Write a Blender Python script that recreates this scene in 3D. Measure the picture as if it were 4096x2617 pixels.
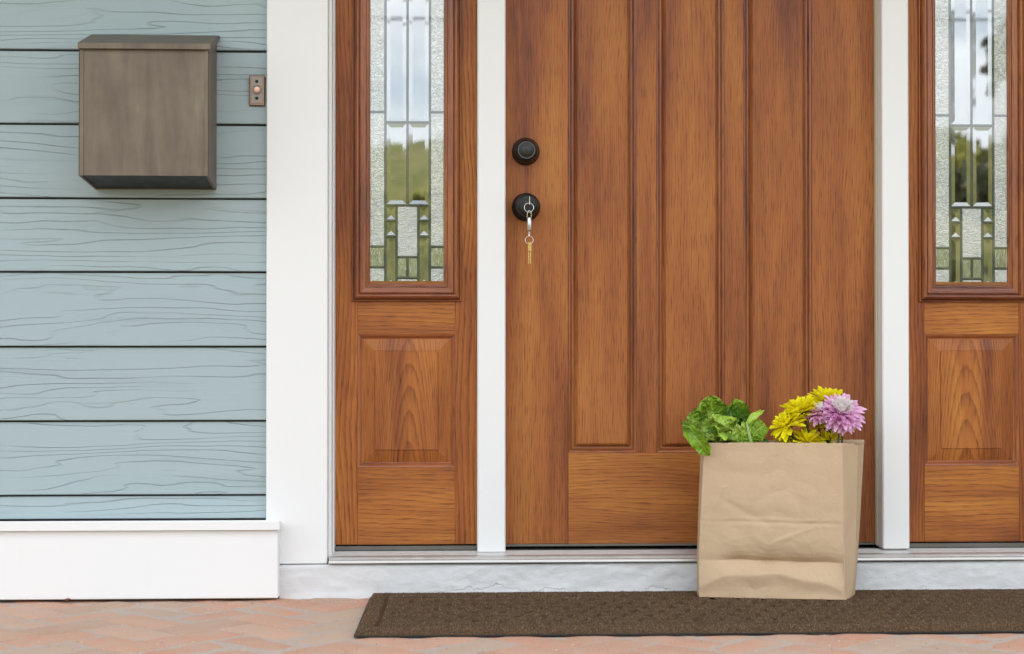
import bpy, bmesh, math, random
from mathutils import Vector, Matrix, Euler, noise

random.seed(7)
for o in list(bpy.data.objects):
    bpy.data.objects.remove(o, do_unlink=True)
scene = bpy.context.scene
COL = scene.collection
R = math.radians

# ---------------------------------------------------------------- camera
CAM = Vector((0.0, -4.2, 0.602))
PITCH, YAW = R(0.62), R(2.5)
cam_d = bpy.data.cameras.new('camera')
cam_d.lens = 60; cam_d.sensor_width = 36; cam_d.clip_end = 800; cam_d.clip_start = 0.05
cam = bpy.data.objects.new('camera', cam_d); COL.objects.link(cam)
cam.location = CAM
cam.rotation_euler = Euler((R(90) + PITCH, 0, -YAW), 'XYZ')
scene.camera = cam
cam_d.dof.use_dof = True
cam_d.dof.focus_distance = 4.1
cam_d.dof.aperture_fstop = 4.5

# ---------------------------------------------------------------- world, sun, exposure
SUN_EL, SUN_AZ = R(47), R(14)
w = bpy.data.worlds.new('World'); scene.world = w; w.use_nodes = True
wn, wl = w.node_tree.nodes, w.node_tree.links
wn.clear()
sky = wn.new('ShaderNodeTexSky'); sky.sky_type = 'NISHITA'; sky.sun_disc = False
sky.sun_elevation = SUN_EL; sky.sun_rotation = SUN_AZ; sky.air_density = 1.0; sky.dust_density = 1.5
wtc = wn.new('ShaderNodeTexCoord'); wmp = wn.new('ShaderNodeMapping'); wmp.inputs['Scale'].default_value = (1.6, 1.6, 4.5)
wns = wn.new('ShaderNodeTexNoise'); wns.inputs['Scale'].default_value = 1.7; wns.inputs['Detail'].default_value = 8; wns.inputs['Roughness'].default_value = .58
wrp = wn.new('ShaderNodeValToRGB'); wrp.color_ramp.elements[0].position = .33; wrp.color_ramp.elements[1].position = .5
wns2 = wn.new('ShaderNodeTexNoise'); wns2.inputs['Scale'].default_value = 4.0; wns2.inputs['Detail'].default_value = 6
wr2 = wn.new('ShaderNodeValToRGB')
wr2.color_ramp.elements[0].position = .3; wr2.color_ramp.elements[0].color = (8.1, 8.6, 9.5, 1)
wr2.color_ramp.elements[1].position = .7; wr2.color_ramp.elements[1].color = (11.4, 11.8, 12.3, 1)
wmix = wn.new('ShaderNodeMixRGB'); wbg = wn.new('ShaderNodeBackground'); wout = wn.new('ShaderNodeOutputWorld')
wl.new(wtc.outputs['Generated'], wmp.inputs['Vector']); wl.new(wmp.outputs['Vector'], wns.inputs['Vector'])
wl.new(wmp.outputs['Vector'], wns2.inputs['Vector']); wl.new(wns.outputs['Fac'], wrp.inputs['Fac']); wl.new(wns2.outputs['Fac'], wr2.inputs['Fac'])
wl.new(wrp.outputs['Color'], wmix.inputs['Fac']); wl.new(sky.outputs['Color'], wmix.inputs['Color1']); wl.new(wr2.outputs['Color'], wmix.inputs['Color2'])
wl.new(wmix.outputs['Color'], wbg.inputs['Color']); wbg.inputs['Strength'].default_value = 0.15
wl.new(wbg.outputs['Background'], wout.inputs['Surface'])

sd = bpy.data.lights.new('sun', 'SUN'); sd.energy = 4.0; sd.angle = R(0.6); sd.color = (1.0, .96, .89)
so = bpy.data.objects.new('sun', sd); COL.objects.link(so)
sdir = Vector((math.sin(SUN_AZ) * math.cos(SUN_EL), math.cos(SUN_AZ) * math.cos(SUN_EL), math.sin(SUN_EL)))
so.rotation_euler = (-sdir).to_track_quat('-Z', 'Y').to_euler()
so.location = sdir * 30

scene.view_settings.view_transform = 'Standard'
scene.view_settings.look = 'None'
scene.view_settings.exposure = 0.82
scene.view_settings.gamma = 1.0
scene.view_settings.use_curve_mapping = False

# ---------------------------------------------------------------- helpers
CROT = cam.rotation_euler.to_matrix()
F = 4096 * 60 / 36.0
def P(px, py, Y):
    """point at depth Y that the surveyed spot (px, py) of the facade marks"""
    d = CROT @ Vector(((px - 2048) / F, -(py - 1308.5) / F, -1))
    return CAM + d * ((Y - CAM.y) / d.y)
def X(px, Y=0.0, py=1380): return P(px, py, Y).x
def Z(py, Y=0.0, px=1750): return P(px, py, Y).z

def obj(name, me, mat=None, parent=None, smooth=False, angle=None):
    o = bpy.data.objects.new(name, me); COL.objects.link(o)
    if mat is not None and len(me.materials) == 0: me.materials.append(mat)
    if parent is not None: o.parent = parent
    if smooth:
        for p in me.polygons: p.use_smooth = True
        if angle: me.set_sharp_from_angle(angle=R(angle))
    return o
def tag(o, label, cat, group=None):
    o['label'] = label; o['category'] = cat
    if group: o['group'] = group
    return o
def thing(name, label, cat, loc=(0, 0, 0), group=None):
    o = bpy.data.objects.new(name, None); COL.objects.link(o); o.location = loc
    o.empty_display_size = .05
    bpy.context.view_layer.update()
    return tag(o, label, cat, group)
def pyd(name, vs, fs):
    me = bpy.data.meshes.new(name); me.from_pydata([tuple(v) for v in vs], [], fs); me.update(); return me
def fix_parent(o):
    p = o.parent
    if p is not None:
        o.matrix_parent_inverse = Matrix.Translation(-p.location)
def part(name, me, mat, parent, smooth=False, angle=None):
    """me is in world coordinates; the thing's Empty has translation only"""
    o = obj(name, me, mat, parent, smooth, angle)
    top = parent
    if top is not None:
        while top.parent is not None: top = top.parent
        if parent.parent is None: o.matrix_parent_inverse = Matrix.Translation(-parent.location)
    return o
def box_me(x0, x1, y0, y1, z0, z1, bev=0.0, seg=1, name='box'):
    bm = bmesh.new()
    vs = [bm.verts.new((x, y, z)) for x in (x0, x1) for y in (y0, y1) for z in (z0, z1)]
    for f in ((0, 1, 3, 2), (4, 6, 7, 5), (0, 4, 5, 1), (2, 3, 7, 6), (0, 2, 6, 4), (1, 5, 7, 3)):
        bm.faces.new([vs[i] for i in f])
    bmesh.ops.recalc_face_normals(bm, faces=bm.faces)
    if bev > 0: bmesh.ops.bevel(bm, geom=bm.edges[:], offset=bev, segments=seg, affect='EDGES', profile=.5)
    me = bpy.data.meshes.new(name); bm.to_mesh(me); bm.free(); return me
def box(name, mat, parent, x0, x1, y0, y1, z0, z1, bev=0.0012):
    return part(name, box_me(x0, x1, y0, y1, z0, z1, bev), mat, parent)
def lathe_me(prof, c, seg=40, axis='y'):
    """profile of (radius, forward distance towards -Y) round point c"""
    vs, fs = [], []
    for r, d in prof:
        for k in range(seg):
            a = 2 * math.pi * k / seg
            vs.append((c[0] + r * math.cos(a), c[1] - d, c[2] + r * math.sin(a)))
    n = len(prof)
    for i in range(n - 1):
        for k in range(seg):
            k2 = (k + 1) % seg
            fs.append((i * seg + k, i * seg + k2, (i + 1) * seg + k2, (i + 1) * seg + k))
    if prof[-1][0] > 1e-6: fs.append(tuple((n - 1) * seg + k for k in range(seg)))
    return pyd('lathe', vs, fs)
def tube_me(pts, rad, seg=8, closed=False):
    pts = [Vector(p) for p in pts]; n = len(pts); vs, fs = [], []
    up = None
    for i, p in enumerate(pts):
        if closed: t = pts[(i + 1) % n] - pts[i - 1]
        else: t = pts[min(i + 1, n - 1)] - pts[max(i - 1, 0)]
        t.normalize()
        if up is None:
            up = t.orthogonal().normalized()
        up = (up - t * up.dot(t))
        if up.length < 1e-6: up = t.orthogonal()
        up.normalize(); sde = t.cross(up)
        r = rad[i] if isinstance(rad, (list, tuple)) else rad
        for k in range(seg):
            a = 2 * math.pi * k / seg
            vs.append(p + up * (r * math.cos(a)) + sde * (r * math.sin(a)))
    for i in range(n if closed else n - 1):
        j = (i + 1) % n
        for k in range(seg):
            k2 = (k + 1) % seg
            fs.append((i * seg + k, i * seg + k2, j * seg + k2, j * seg + k))
    if not closed:
        fs.append(tuple(range(seg - 1, -1, -1))); fs.append(tuple((n - 1) * seg + k for k in range(seg)))
    return pyd('tube', vs, fs)
def catmull(pts, n):
    pts = [Vector(p) for p in pts]; q = [2 * pts[0] - pts[1]] + pts + [2 * pts[-1] - pts[-2]]
    out = []; m = len(pts) - 1
    for i in range(n):
        t = i / (n - 1) * m; k = min(int(t), m - 1); f = t - k
        a, b, c, d = q[k], q[k + 1], q[k + 2], q[k + 3]
        out.append(.5 * ((2 * b) + (c - a) * f + (2 * a - 5 * b + 4 * c - d) * f * f + (3 * b - a - 3 * c + d) * f ** 3))
    return out
def lerp_tab(tab, t):
    if t <= tab[0][0]: return tab[0][1]
    for (a, va), (b, vb) in zip(tab, tab[1:]):
        if t <= b:
            f = (t - a) / (b - a); f = f * f * (3 - 2 * f)
            return va + (vb - va) * f
    return tab[-1][1]

# ---------------------------------------------------------------- material nodes
class M:
    def __init__(s, name, rough=.5, spec=.5):
        s.m = bpy.data.materials.new(name); s.m.use_nodes = True
        s.t = s.m.node_tree; s.n = s.t.nodes; s.l = s.t.links
        s.b = s.n['Principled BSDF']; s.b.inputs['Roughness'].default_value = rough
        s.b.inputs['Specular IOR Level'].default_value = spec
        s._tc = None
    def put(s, sock, v):
        if v is None: return
        if hasattr(v, 'is_linked') or isinstance(v, bpy.types.NodeSocket): s.l.new(v, sock)
        else:
            if hasattr(sock.default_value, '__len__') and not hasattr(v, '__len__'): v = (v, v, v)
            if hasattr(sock.default_value, '__len__') and len(sock.default_value) == 4 and len(v) == 3: v = (*v, 1)
            sock.default_value = v
    def tc(s, which='Object'):
        if s._tc is None: s._tc = s.n.new('ShaderNodeTexCoord')
        return s._tc.outputs[which]
    def rnd(s):
        return s.n.new('ShaderNodeObjectInfo').outputs['Random']
    def math(s, op, a, b=None, c=None, clamp=False):
        n = s.n.new('ShaderNodeMath'); n.operation = op; n.use_clamp = clamp
        s.put(n.inputs[0], a); s.put(n.inputs[1], b); s.put(n.inputs[2], c)
        return n.outputs[0]
    def vmath(s, op, a, b=None):
        n = s.n.new('ShaderNodeVectorMath'); n.operation = op
        s.put(n.inputs[0], a); s.put(n.inputs[1], b)
        return n.outputs[0]
    def mapv(s, v, scale=(1, 1, 1), loc=(0, 0, 0)):
        n = s.n.new('ShaderNodeMapping'); s.put(n.inputs['Vector'], v)
        n.inputs['Scale'].default_value = scale; n.inputs['Location'].default_value = loc
        return n.outputs[0]
    def noise(s, v, scale=1, detail=3, rough=.5, dist=0):
        n = s.n.new('ShaderNodeTexNoise'); s.put(n.inputs['Vector'], v); n.inputs['Scale'].default_value = scale
        n.inputs['Detail'].default_value = detail; n.inputs['Roughness'].default_value = rough; n.inputs['Distortion'].default_value = dist
        return n.outputs['Fac']
    def voro(s, v, scale=1, feat='F1', out='Distance'):
        n = s.n.new('ShaderNodeTexVoronoi'); n.feature = feat; s.put(n.inputs['Vector'], v); n.inputs['Scale'].default_value = scale
        return n.outputs[out]
    def ramp(s, f, stops, interp='LINEAR'):
        n = s.n.new('ShaderNodeValToRGB'); s.put(n.inputs['Fac'], f); r = n.color_ramp; r.interpolation = interp
        while len(r.elements) < len(stops): r.elements.new(.5)
        for e, (p, c) in zip(r.elements, stops):
            e.position = p; e.color = (c, c, c, 1) if not hasattr(c, '__len__') else (*c[:3], 1)
        return n.outputs['Color']
    def rng(s, v, a, b, c=0, d=1):
        n = s.n.new('ShaderNodeMapRange'); n.clamp = True
        s.put(n.inputs['Value'], v); n.inputs['From Min'].default_value = a; n.inputs['From Max'].default_value = b
        n.inputs['To Min'].default_value = c; n.inputs['To Max'].default_value = d
        return n.outputs['Result']
    def mix(s, f, a, b, mode='MIX'):
        n = s.n.new('ShaderNodeMixRGB'); n.blend_type = mode
        s.put(n.inputs['Fac'], f); s.put(n.inputs['Color1'], a); s.put(n.inputs['Color2'], b)
        return n.outputs['Color']
    def sep(s, v):
        n = s.n.new('ShaderNodeSeparateXYZ'); s.put(n.inputs[0], v); return n.outputs
    def comb(s, x, y, z):
        n = s.n.new('ShaderNodeCombineXYZ'); s.put(n.inputs[0], x); s.put(n.inputs[1], y); s.put(n.inputs[2], z); return n.outputs[0]
    def bump(s, h, strength=.3, dist=.002, nrm=None):
        n = s.n.new('ShaderNodeBump'); s.put(n.inputs['Height'], h)
        n.inputs['Strength'].default_value = strength; n.inputs['Distance'].default_value = dist
        if nrm is not None: s.l.new(nrm, n.inputs['Normal'])
        return n.outputs['Normal']
    def line(s, v, wdt):
        f = s.math('FRACT', v); d = s.math('MINIMUM', f, s.math('SUBTRACT', 1.0, f))
        return s.rng(d, 0, wdt, 1, 0)
    def color(s, v): s.put(s.b.inputs['Base Color'], v)
    def rough(s, v): s.put(s.b.inputs['Roughness'], v)
    def normal(s, v): s.l.new(v, s.b.inputs['Normal'])

def simple(name, col, rough=.5, metal=0, spec=.5, var=.12, sc=30, bump=0.0, bsc=200, bd=.001):
    m = M(name, rough, spec); m.b.inputs['Metallic'].default_value = metal
    n = m.noise(m.tc(), sc, 5, .6)
    m.color(m.mix(n, tuple(c * (1 - var) for c in col), tuple(min(1, c * (1 + var)) for c in col)))
    m.rough(m.rng(n, .3, .7, max(.02, rough - .08), min(1, rough + .08)))
    if bump: m.normal(m.bump(m.noise(m.tc(), bsc, 4), bump, bd))
    return m.m

def wood(name, axis='z', ring=85, ringamt=.6, kind='oak', xc=0.0, zc=0.0, tone=1.0, red=1.0, curve=1500, gloss=.42):
    m = M(name, gloss, .26 if gloss > .35 else .45)
    r = m.rnd(); off = m.math('MULTIPLY', r, 37.0)
    sx, sy, sz = m.sep(m.tc())
    if axis == 'x': A, C = sx, sz          # A along the grain, C across it
    else: A, C = sz, sx
    Ao, Co = m.math('ADD', A, off), m.math('ADD', C, m.math('MULTIPLY', off, .37))
    def nz(fc, fa, det=3, ro=.55, dist=0): return m.noise(m.comb(m.math('MULTIPLY', Co, fc), m.math('MULTIPLY', sy, 2), m.math('MULTIPLY', Ao, fa)), 1, det, ro, dist)
    blot = nz(9, 1.3, 4, .55, .35)
    streak = nz(60, 3.0, 3, .55)
    thin = nz(240, 5.0, 2, .5)
    dash = nz(360, 20, 2, .5)
    wob = nz(6, 1.5, 2, .5)
    wob2 = nz(120, 34, 2, .5)
    if kind == 'cathedral':
        cx = m.math('SUBTRACT', C, xc)
        v = m.math('ADD', m.math('MULTIPLY', m.math('MULTIPLY', cx, cx), curve), m.math('MULTIPLY', m.math('SUBTRACT', A, zc), 13.0))
        v = m.math('ADD', v, m.math('MULTIPLY', wob, 3.2))
    else:
        v = m.math('ADD', m.math('MULTIPLY', Co, ring), m.math('MULTIPLY', wob, ring * .085))
    v = m.math('ADD', v, m.math('MULTIPLY', wob2, .38))
    f = m.math('FRACT', v)
    grain = m.math('MULTIPLY', m.math('POWER', f, 2.6), m.rng(f, .92, 1.0, 1, 0))
    t = m.math('ADD', m.math('ADD', m.math('MULTIPLY', blot, .80), m.math('MULTIPLY', streak, .18)), m.math('MULTIPLY', thin, .10))
    base = m.ramp(t, [(.38, (.19 * tone, .055 * tone, .020)), (.48, (.325 * tone, .102 * tone * red, .026)),
                      (.58, (.425 * tone, .147 * tone * red, .032)), (.72, (.53 * tone, .215 * tone * red, .043))])
    dark = m.mix(1.0, base, (.42, .35, .40), 'MULTIPLY')
    c = m.mix(m.math('MULTIPLY', grain, ringamt), base, dark)
    pore = m.rng(dash, .49, .38, 0, 1)
    pz = m.math('MULTIPLY', pore, m.rng(grain, 0, .5, .38, 1.0))
    c = m.mix(m.math('MULTIPLY', pz, .62), c, m.mix(1.0, base, (.33, .27, .32), 'MULTIPLY'))
    m.color(c)
    m.rough(m.rng(blot, .3, .7, gloss - .04, gloss + .08))
    h = m.math('ADD', m.math('MULTIPLY', grain, -.5), m.math('MULTIPLY', pz, -1.0))
    m.normal(m.bump(h, .4, .0008))
    m.b.inputs['Coat Weight'].default_value = .05; m.b.inputs['Coat Roughness'].default_value = .25
    return m.m

W_V = wood('oak_stile_wood', 'z', 88, .8, tone=1.0, red=.96)
W_H = wood('oak_rail_wood', 'x', 92, .55, tone=1.02, red=1.02)
D_V = wood('door_wood_upright', 'z', 150, .36, tone=.86, red=.98)
D_H = wood('door_wood_level', 'x', 120, .42, tone=.95, red=1.03)
T_V = wood('moulding_wood_upright', 'z', 60, .3, tone=.80, red=.92, gloss=.3)
T_H = wood('moulding_wood_level', 'x', 60, .3, tone=.80, red=.92, gloss=.3)

def white_paint():
    m = M('white_trim_paint', .42, .4)
    n = m.noise(m.tc(), 6, 6, .6); n2 = m.noise(m.mapv(m.tc(), (3, 3, 40)), 3, 4, .6)
    spk = m.rng(m.noise(m.tc(), 260, 2, .5), .74, .80, 0, 1)
    spk = m.math('MULTIPLY', spk, m.rng(m.noise(m.tc(), 9, 2), .5, .66, 0, .8))
    c = m.mix(m.math('MULTIPLY', n, .5), (.79, .80, .80), (.762, .770, .765))
    px_, py_, pz_ = m.sep(m.tc())
    ft = m.math('MULTIPLY', m.math('MULTIPLY', m.rng(m.math('ABSOLUTE', m.math('SUBTRACT', pz_, .092)), .0, .028, 1, 0), m.rng(m.noise(m.tc(), 55, 5, .7), .42, .68, 0, 1)), .42)
    sc = m.rng(m.noise(m.mapv(m.tc(), (30, 30, 3)), 1, 4, .6), .64, .74, 0, .07)
    c = m.mix(spk, c, (.42, .37, .30)); c = m.mix(sc, c, (.58, .53, .46)); m.color(c)
    m.normal(m.bump(m.math('ADD', n2, m.noise(m.tc(), 400, 2)), .10, .0006)); return m.m
WHITE = white_paint()

def siding_mat():
    m = M('blue_siding_paint', .55, .35)
    off = m.math('MULTIPLY', m.rnd(), 23.0)
    sx, sy, sz = m.sep(m.tc())
    xo, zo = m.math('ADD', sx, off), m.math('ADD', sz, m.math('MULTIPLY', off, .7))
    w1 = m.noise(m.comb(m.math('MULTIPLY', xo, .95), 0, m.math('MULTIPLY', zo, 9)), 1, 3, .5, .35)
    w2 = m.noise(m.comb(m.math('MULTIPLY', xo, 14), 0, m.math('MULTIPLY', zo, 30)), 1, 2, .5)
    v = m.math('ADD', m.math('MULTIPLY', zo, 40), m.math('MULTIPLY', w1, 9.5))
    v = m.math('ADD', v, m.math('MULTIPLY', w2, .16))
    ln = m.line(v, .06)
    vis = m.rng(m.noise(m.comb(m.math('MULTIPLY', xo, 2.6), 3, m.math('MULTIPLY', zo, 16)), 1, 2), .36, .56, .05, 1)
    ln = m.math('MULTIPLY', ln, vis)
    v2 = m.math('ADD', m.math('MULTIPLY', zo, 190), m.math('MULTIPLY', w1, 24))
    ln2 = m.math('MULTIPLY', m.line(v2, .2), m.rng(m.noise(m.comb(m.math('MULTIPLY', xo, 1.3), 7, m.math('MULTIPLY', zo, 14)), 1, 2), .52, .66, 0, .5))
    st = m.noise(m.comb(m.math('MULTIPLY', xo, 5), 0, m.math('MULTIPLY', zo, 160)), 1, 3, .6)
    big = m.noise(m.comb(m.math('MULTIPLY', xo, 2), 0, m.math('MULTIPLY', zo, 6)), 1.5, 4, .6)
    c = m.mix(big, (.325, .408, .425), (.358, .442, .465))
    c = m.mix(m.math('MULTIPLY', st, .35), c, (.388, .468, .490))
    c = m.mix(m.math('MULTIPLY', ln, .20), c, (.15, .20, .205))  # groove shadow painted into the colour along the embossed grain lines
    c = m.mix(m.math('MULTIPLY', ln2, .4), c, (.2, .28, .28))  # finer grain grooves, their shade mixed into the colour as well
    m.color(c)
    h = m.math('ADD', m.math('MULTIPLY', ln, -1.0), m.math('ADD', m.math('MULTIPLY', st, .25), m.math('MULTIPLY', ln2, -.5)))
    m.normal(m.bump(h, .8, .0022)); return m.m
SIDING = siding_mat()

def bronze_box():
    m = M('weathered_bronze_sheet', .5, .35); m.b.inputs['Metallic'].default_value = .35
    n = m.noise(m.mapv(m.tc(), (22, 22, 3.2)), 1, 6, .62, .4); n2 = m.noise(m.tc(), 9, 4, .6); n3 = m.noise(m.mapv(m.tc(), (150, 150, 20)), 1, 3)
    t = m.math('ADD', m.math('MULTIPLY', n, .65), m.math('MULTIPLY', n2, .35))
    c = m.ramp(t, [(.34, (.115, .082, .066)), (.47, (.158, .121, .094)), (.60, (.205, .168, .122)), (.72, (.27, .235, .165))])
    c = m.mix(m.math('MULTIPLY', n3, .25), c, (.12, .10, .085))
    c = m.mix(m.rng(m.noise(m.tc(), 160, 2), .76, .82, 0, .5), c, (.4, .36, .28))
    m.color(c); m.rough(m.rng(t, .3, .7, .42, .6)); m.normal(m.bump(n, .08, .001)); return m.m
BRONZE = bronze_box()
DARKMETAL = simple('black_underside_paint', (.018, .018, .018), .55, .2, .4)

def step_mat():
    m = M('painted_concrete', .6, .3)
    sx, sy, sz = m.sep(m.tc())
    n = m.noise(m.mapv(m.tc(), (1, 1, 1.5)), 44, 6, .6); b = m.noise(m.tc(), 5, 4)
    c = m.mix(b, (.62, .63, .64), (.64, .648, .65))
    wv = m.noise(m.comb(m.math('MULTIPLY', sx, 11), 0, m.math('MULTIPLY', sz, 6)), 1, 5, .62)
    line = m.math('ABSOLUTE', m.math('SUBTRACT', m.math('ADD', m.math('MULTIPLY', wv, .07), -.017), sz))
    crack = m.math('MULTIPLY', m.rng(line, .0002, .0009, 1, 0), m.rng(m.noise(m.mapv(m.tc(), (5, 5, 5)), 1, 2), .53, .60, 0, 1))
    c = m.mix(m.math('MULTIPLY', crack, .6), c, (.2, .2, .21))
    m.color(c)
    m.normal(m.bump(m.math('ADD', n, m.math('MULTIPLY', crack, -.8)), .5, .005)); return m.m
STEP = step_mat()

def brick_mat(name, flat=False):
    m = M(name, .85, .2)
    r = m.rnd()
    base = m.ramp(r, [(0, (.54, .27, .175)), (.3, (.60, .325, .22)), (.55, (.50, .29, .20)), (.75, (.46, .33, .245)), (.9, (.55, .39, .29)), (1, (.62, .36, .255))])
    n = m.noise(m.vmath('ADD', m.tc('Object'), m.comb(m.math('MULTIPLY', r, 9), 0, m.math('MULTIPLY', r, 5))), 14, 6, .65)
    gp = m.n.new('ShaderNodeNewGeometry').outputs['Position']
    dust = m.noise(gp, 5.5, 6, .65, .6)
    f = m.noise(m.tc(), 190, 4, .7)
    c = m.mix(m.rng(n, .35, .7, 0, .5), base, (.47, .37, .30))
    c = m.mix(m.rng(dust, .45, .70, .0, .42), c, (.56, .42, .33))
    c = m.mix(m.rng(f, .55, .75, 0, .55), c, (.66, .55, .48))
    c = m.mix(m.rng(f, .42, .25, 0, .45), c, (.27, .16, .11))
    m.color(c); m.normal(m.bump(m.math('ADD', f, n), .3, .0016)); return m.m
BRICK = brick_mat('clay_paver')
MORTAR = simple('sandy_joint', (.49, .40, .34), .95, 0, .1, .25, 120, .4, 500)

def paper():
    m = M('kraft_paper', .62, .25)
    n = m.noise(m.mapv(m.tc(), (9, 9, 3)), 2, 5, .6); f = m.noise(m.mapv(m.tc(), (500, 500, 900)), 1, 3, .7); g = m.noise(m.tc(), 160, 3)
    c = m.mix(n, (.50, .36, .228), (.56, .41, .265))
    c = m.mix(m.rng(f, .52, .72, 0, .28), c, (.36, .24, .14)); c = m.mix(m.rng(g, .6, .78, 0, .25), c, (.6, .45, .3))
    m.color(c)
    wv = m.noise(m.tc(), 7, 3, .6)
    wc = m.vmath('ADD', m.tc(), m.comb(m.math('MULTIPLY', wv, .12), 0, m.math('MULTIPLY', m.noise(m.tc(), 9, 3, .6), .10)))
    cr = m.rng(m.voro(wc, 15, 'DISTANCE_TO_EDGE'), 0, .10, 0, 1)
    fac = m.voro(wc, 15, 'F1', 'Color')
    tilt = m.math('MULTIPLY', m.noise(wc, 22, 2), .6)
    amt = m.rng(m.noise(m.tc(), 5.5, 2), .42, .6, .15, 1)
    hgt = m.math('ADD', m.math('MULTIPLY', m.math('MULTIPLY', cr, amt), -.22), m.math('ADD', tilt, m.noise(m.tc(), 40, 4, .6)))
    m.normal(m.bump(hgt, .42, .0034)); return m.m
PAPER = paper()

def mat_mat():
    m = M('brown_mat_fibre', .95, .1)
    n = m.noise(m.tc(), 420, 3, .7); b = m.noise(m.tc(), 9, 4, .6)
    c = m.ramp(n, [(.3, (.04, .025, .014)), (.5, (.10, .064, .037)), (.64, (.16, .105, .062)), (.76, (.25, .165, .105))])
    c = m.mix(m.math('MULTIPLY', b, .3), c, (.05, .034, .022)); m.color(c)
    m.normal(m.bump(n, .6, .003)); return m.m
MATM = mat_mat()
def fibre_mat():
    m = M('mat_pile', .95, .08)
    g = m.n.new('ShaderNodeNewGeometry').outputs['Random Per Island']
    m.color(m.ramp(g, [(0, (.05, .029, .017)), (.3, (.11, .066, .039)), (.6, (.20, .125, .076)), (.93, (.31, .215, .14)), (.98, (.32, .15, .07)), (1, (.4, .33, .22))])); return m.m
FIBRE = fibre_mat()
RUBBER = simple('black_rubber', (.012, .012, .012), .6)
BLACK = simple('oil_rubbed_black', (.012, .0115, .011), .34, .3, .5, .2, 60, .08, 500, .0004)
BLACKFACE = simple('black_face_sky_grey', (.13, .13, .135), .5, .1, .5, .1)  # lighter grey paints in the sky reflected by the black deadbolt face
CHROME = simple('nickel', (.62, .61, .58), .2, 1)
STEEL = simple('satin_steel', (.60, .62, .62), .32, 1)
BRASS = simple('brass', (.62, .44, .17), .28, 1, .5, .2, 400)
COPPER = simple('polished_copper', (.72, .46, .36), .5, .8)
PLATE = simple('brushed_pewter_plate', (.30, .265, .235), .5, .25, .4, .08, 50)
COPEDGE = simple('copper_edge', (.50, .255, .12), .35, .7)
ALU = simple('grey_aluminium', (.55, .54, .52), .36, .55, .5, .15, 25)
SILLDARK = simple('dark_sill_seal', (.12, .115, .10), .5, 0, .4, .25, 25)
LEAD = simple('dark_came_lead', (.085, .095, .075), .34, .55, .5, .25, 120)
CAULK = simple('old_white_caulk', (.66, .6, .54), .7, 0, .3, .2, 90)

def glass_clear():
    m = M('clear_bevel_glass')
    n = m.n; l = m.l
    out = n['Material Output']
    tr = n.new('ShaderNodeBsdfTransparent'); tr.inputs[0].default_value = (.80, .86, .80, 1)
    gl = n.new('ShaderNodeBsdfGlossy'); gl.inputs['Roughness'].default_value = .012
    nr = m.bump(m.noise(m.tc(), 14, 1), .012, .002); l.new(nr, gl.inputs['Normal'])
    mx = n.new('ShaderNodeMixShader'); fr = n.new('ShaderNodeFresnel'); fr.inputs['IOR'].default_value = 1.52
    fac = m.math('ADD', m.math('MULTIPLY', fr.outputs[0], .6), .35)
    l.new(fac, mx.inputs[0]); l.new(tr.outputs[0], mx.inputs[1]); l.new(gl.outputs[0], mx.inputs[2]); l.new(mx.outputs[0], out.inputs[0])
    return m.m
def glass_tex(name, stripes=False):
    m = M(name); n = m.n; l = m.l; out = n['Material Output']
    co = m.tc()
    if stripes:
        h = m.noise(m.mapv(co, (330, 1, 22)), 1, 3, .6)
        nr = m.bump(h, .9, .003)
    else:
        h = m.noise(m.mapv(co, (1, 1, 1.35)), 105, 2, .55, 1.6)
        nr = m.bump(h, .7, .0045)
    df = n.new('ShaderNodeBsdfDiffuse'); df.inputs[0].default_value = (.60, .64, .61, 1) if not stripes else (.22, .25, .14, 1); l.new(nr, df.inputs['Normal'])
    tr = n.new('ShaderNodeBsdfTransparent'); tr.inputs[0].default_value = (.6, .66, .58, 1)
    gl = n.new('ShaderNodeBsdfGlossy'); gl.inputs['Roughness'].default_value = .2 if not stripes else .1; l.new(nr, gl.inputs['Normal'])
    m1 = n.new('ShaderNodeMixShader'); m1.inputs[0].default_value = .8; l.new(tr.outputs[0], m1.inputs[1]); l.new(df.outputs[0], m1.inputs[2])
    m2 = n.new('ShaderNodeMixShader'); m2.inputs[0].default_value = .36; l.new(m1.outputs[0], m2.inputs[1]); l.new(gl.outputs[0], m2.inputs[2])
    l.new(m2.outputs[0], out.inputs[0]); return m.m
def glass_outer():
    m = M('outer_flat_glass'); n = m.n; l = m.l; out = n['Material Output']
    tr = n.new('ShaderNodeBsdfTransparent'); tr.inputs[0].default_value = (.97, .985, .97, 1)
    gl = n.new('ShaderNodeBsdfGlossy'); gl.inputs['Roughness'].default_value = .02
    nr = m.bump(m.noise(m.tc(), 9, 1), .03, .002); l.new(nr, gl.inputs['Normal'])
    mx = n.new('ShaderNodeMixShader'); mx.inputs[0].default_value = .13
    l.new(tr.outputs[0], mx.inputs[1]); l.new(gl.outputs[0], mx.inputs[2]); l.new(mx.outputs[0], out.inputs[0]); return m.m
G_OUT = glass_outer()
G_CLEAR, G_TEX, G_STR = glass_clear(), glass_tex('hammered_glass'), glass_tex('reeded_green_glass', True)

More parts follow.
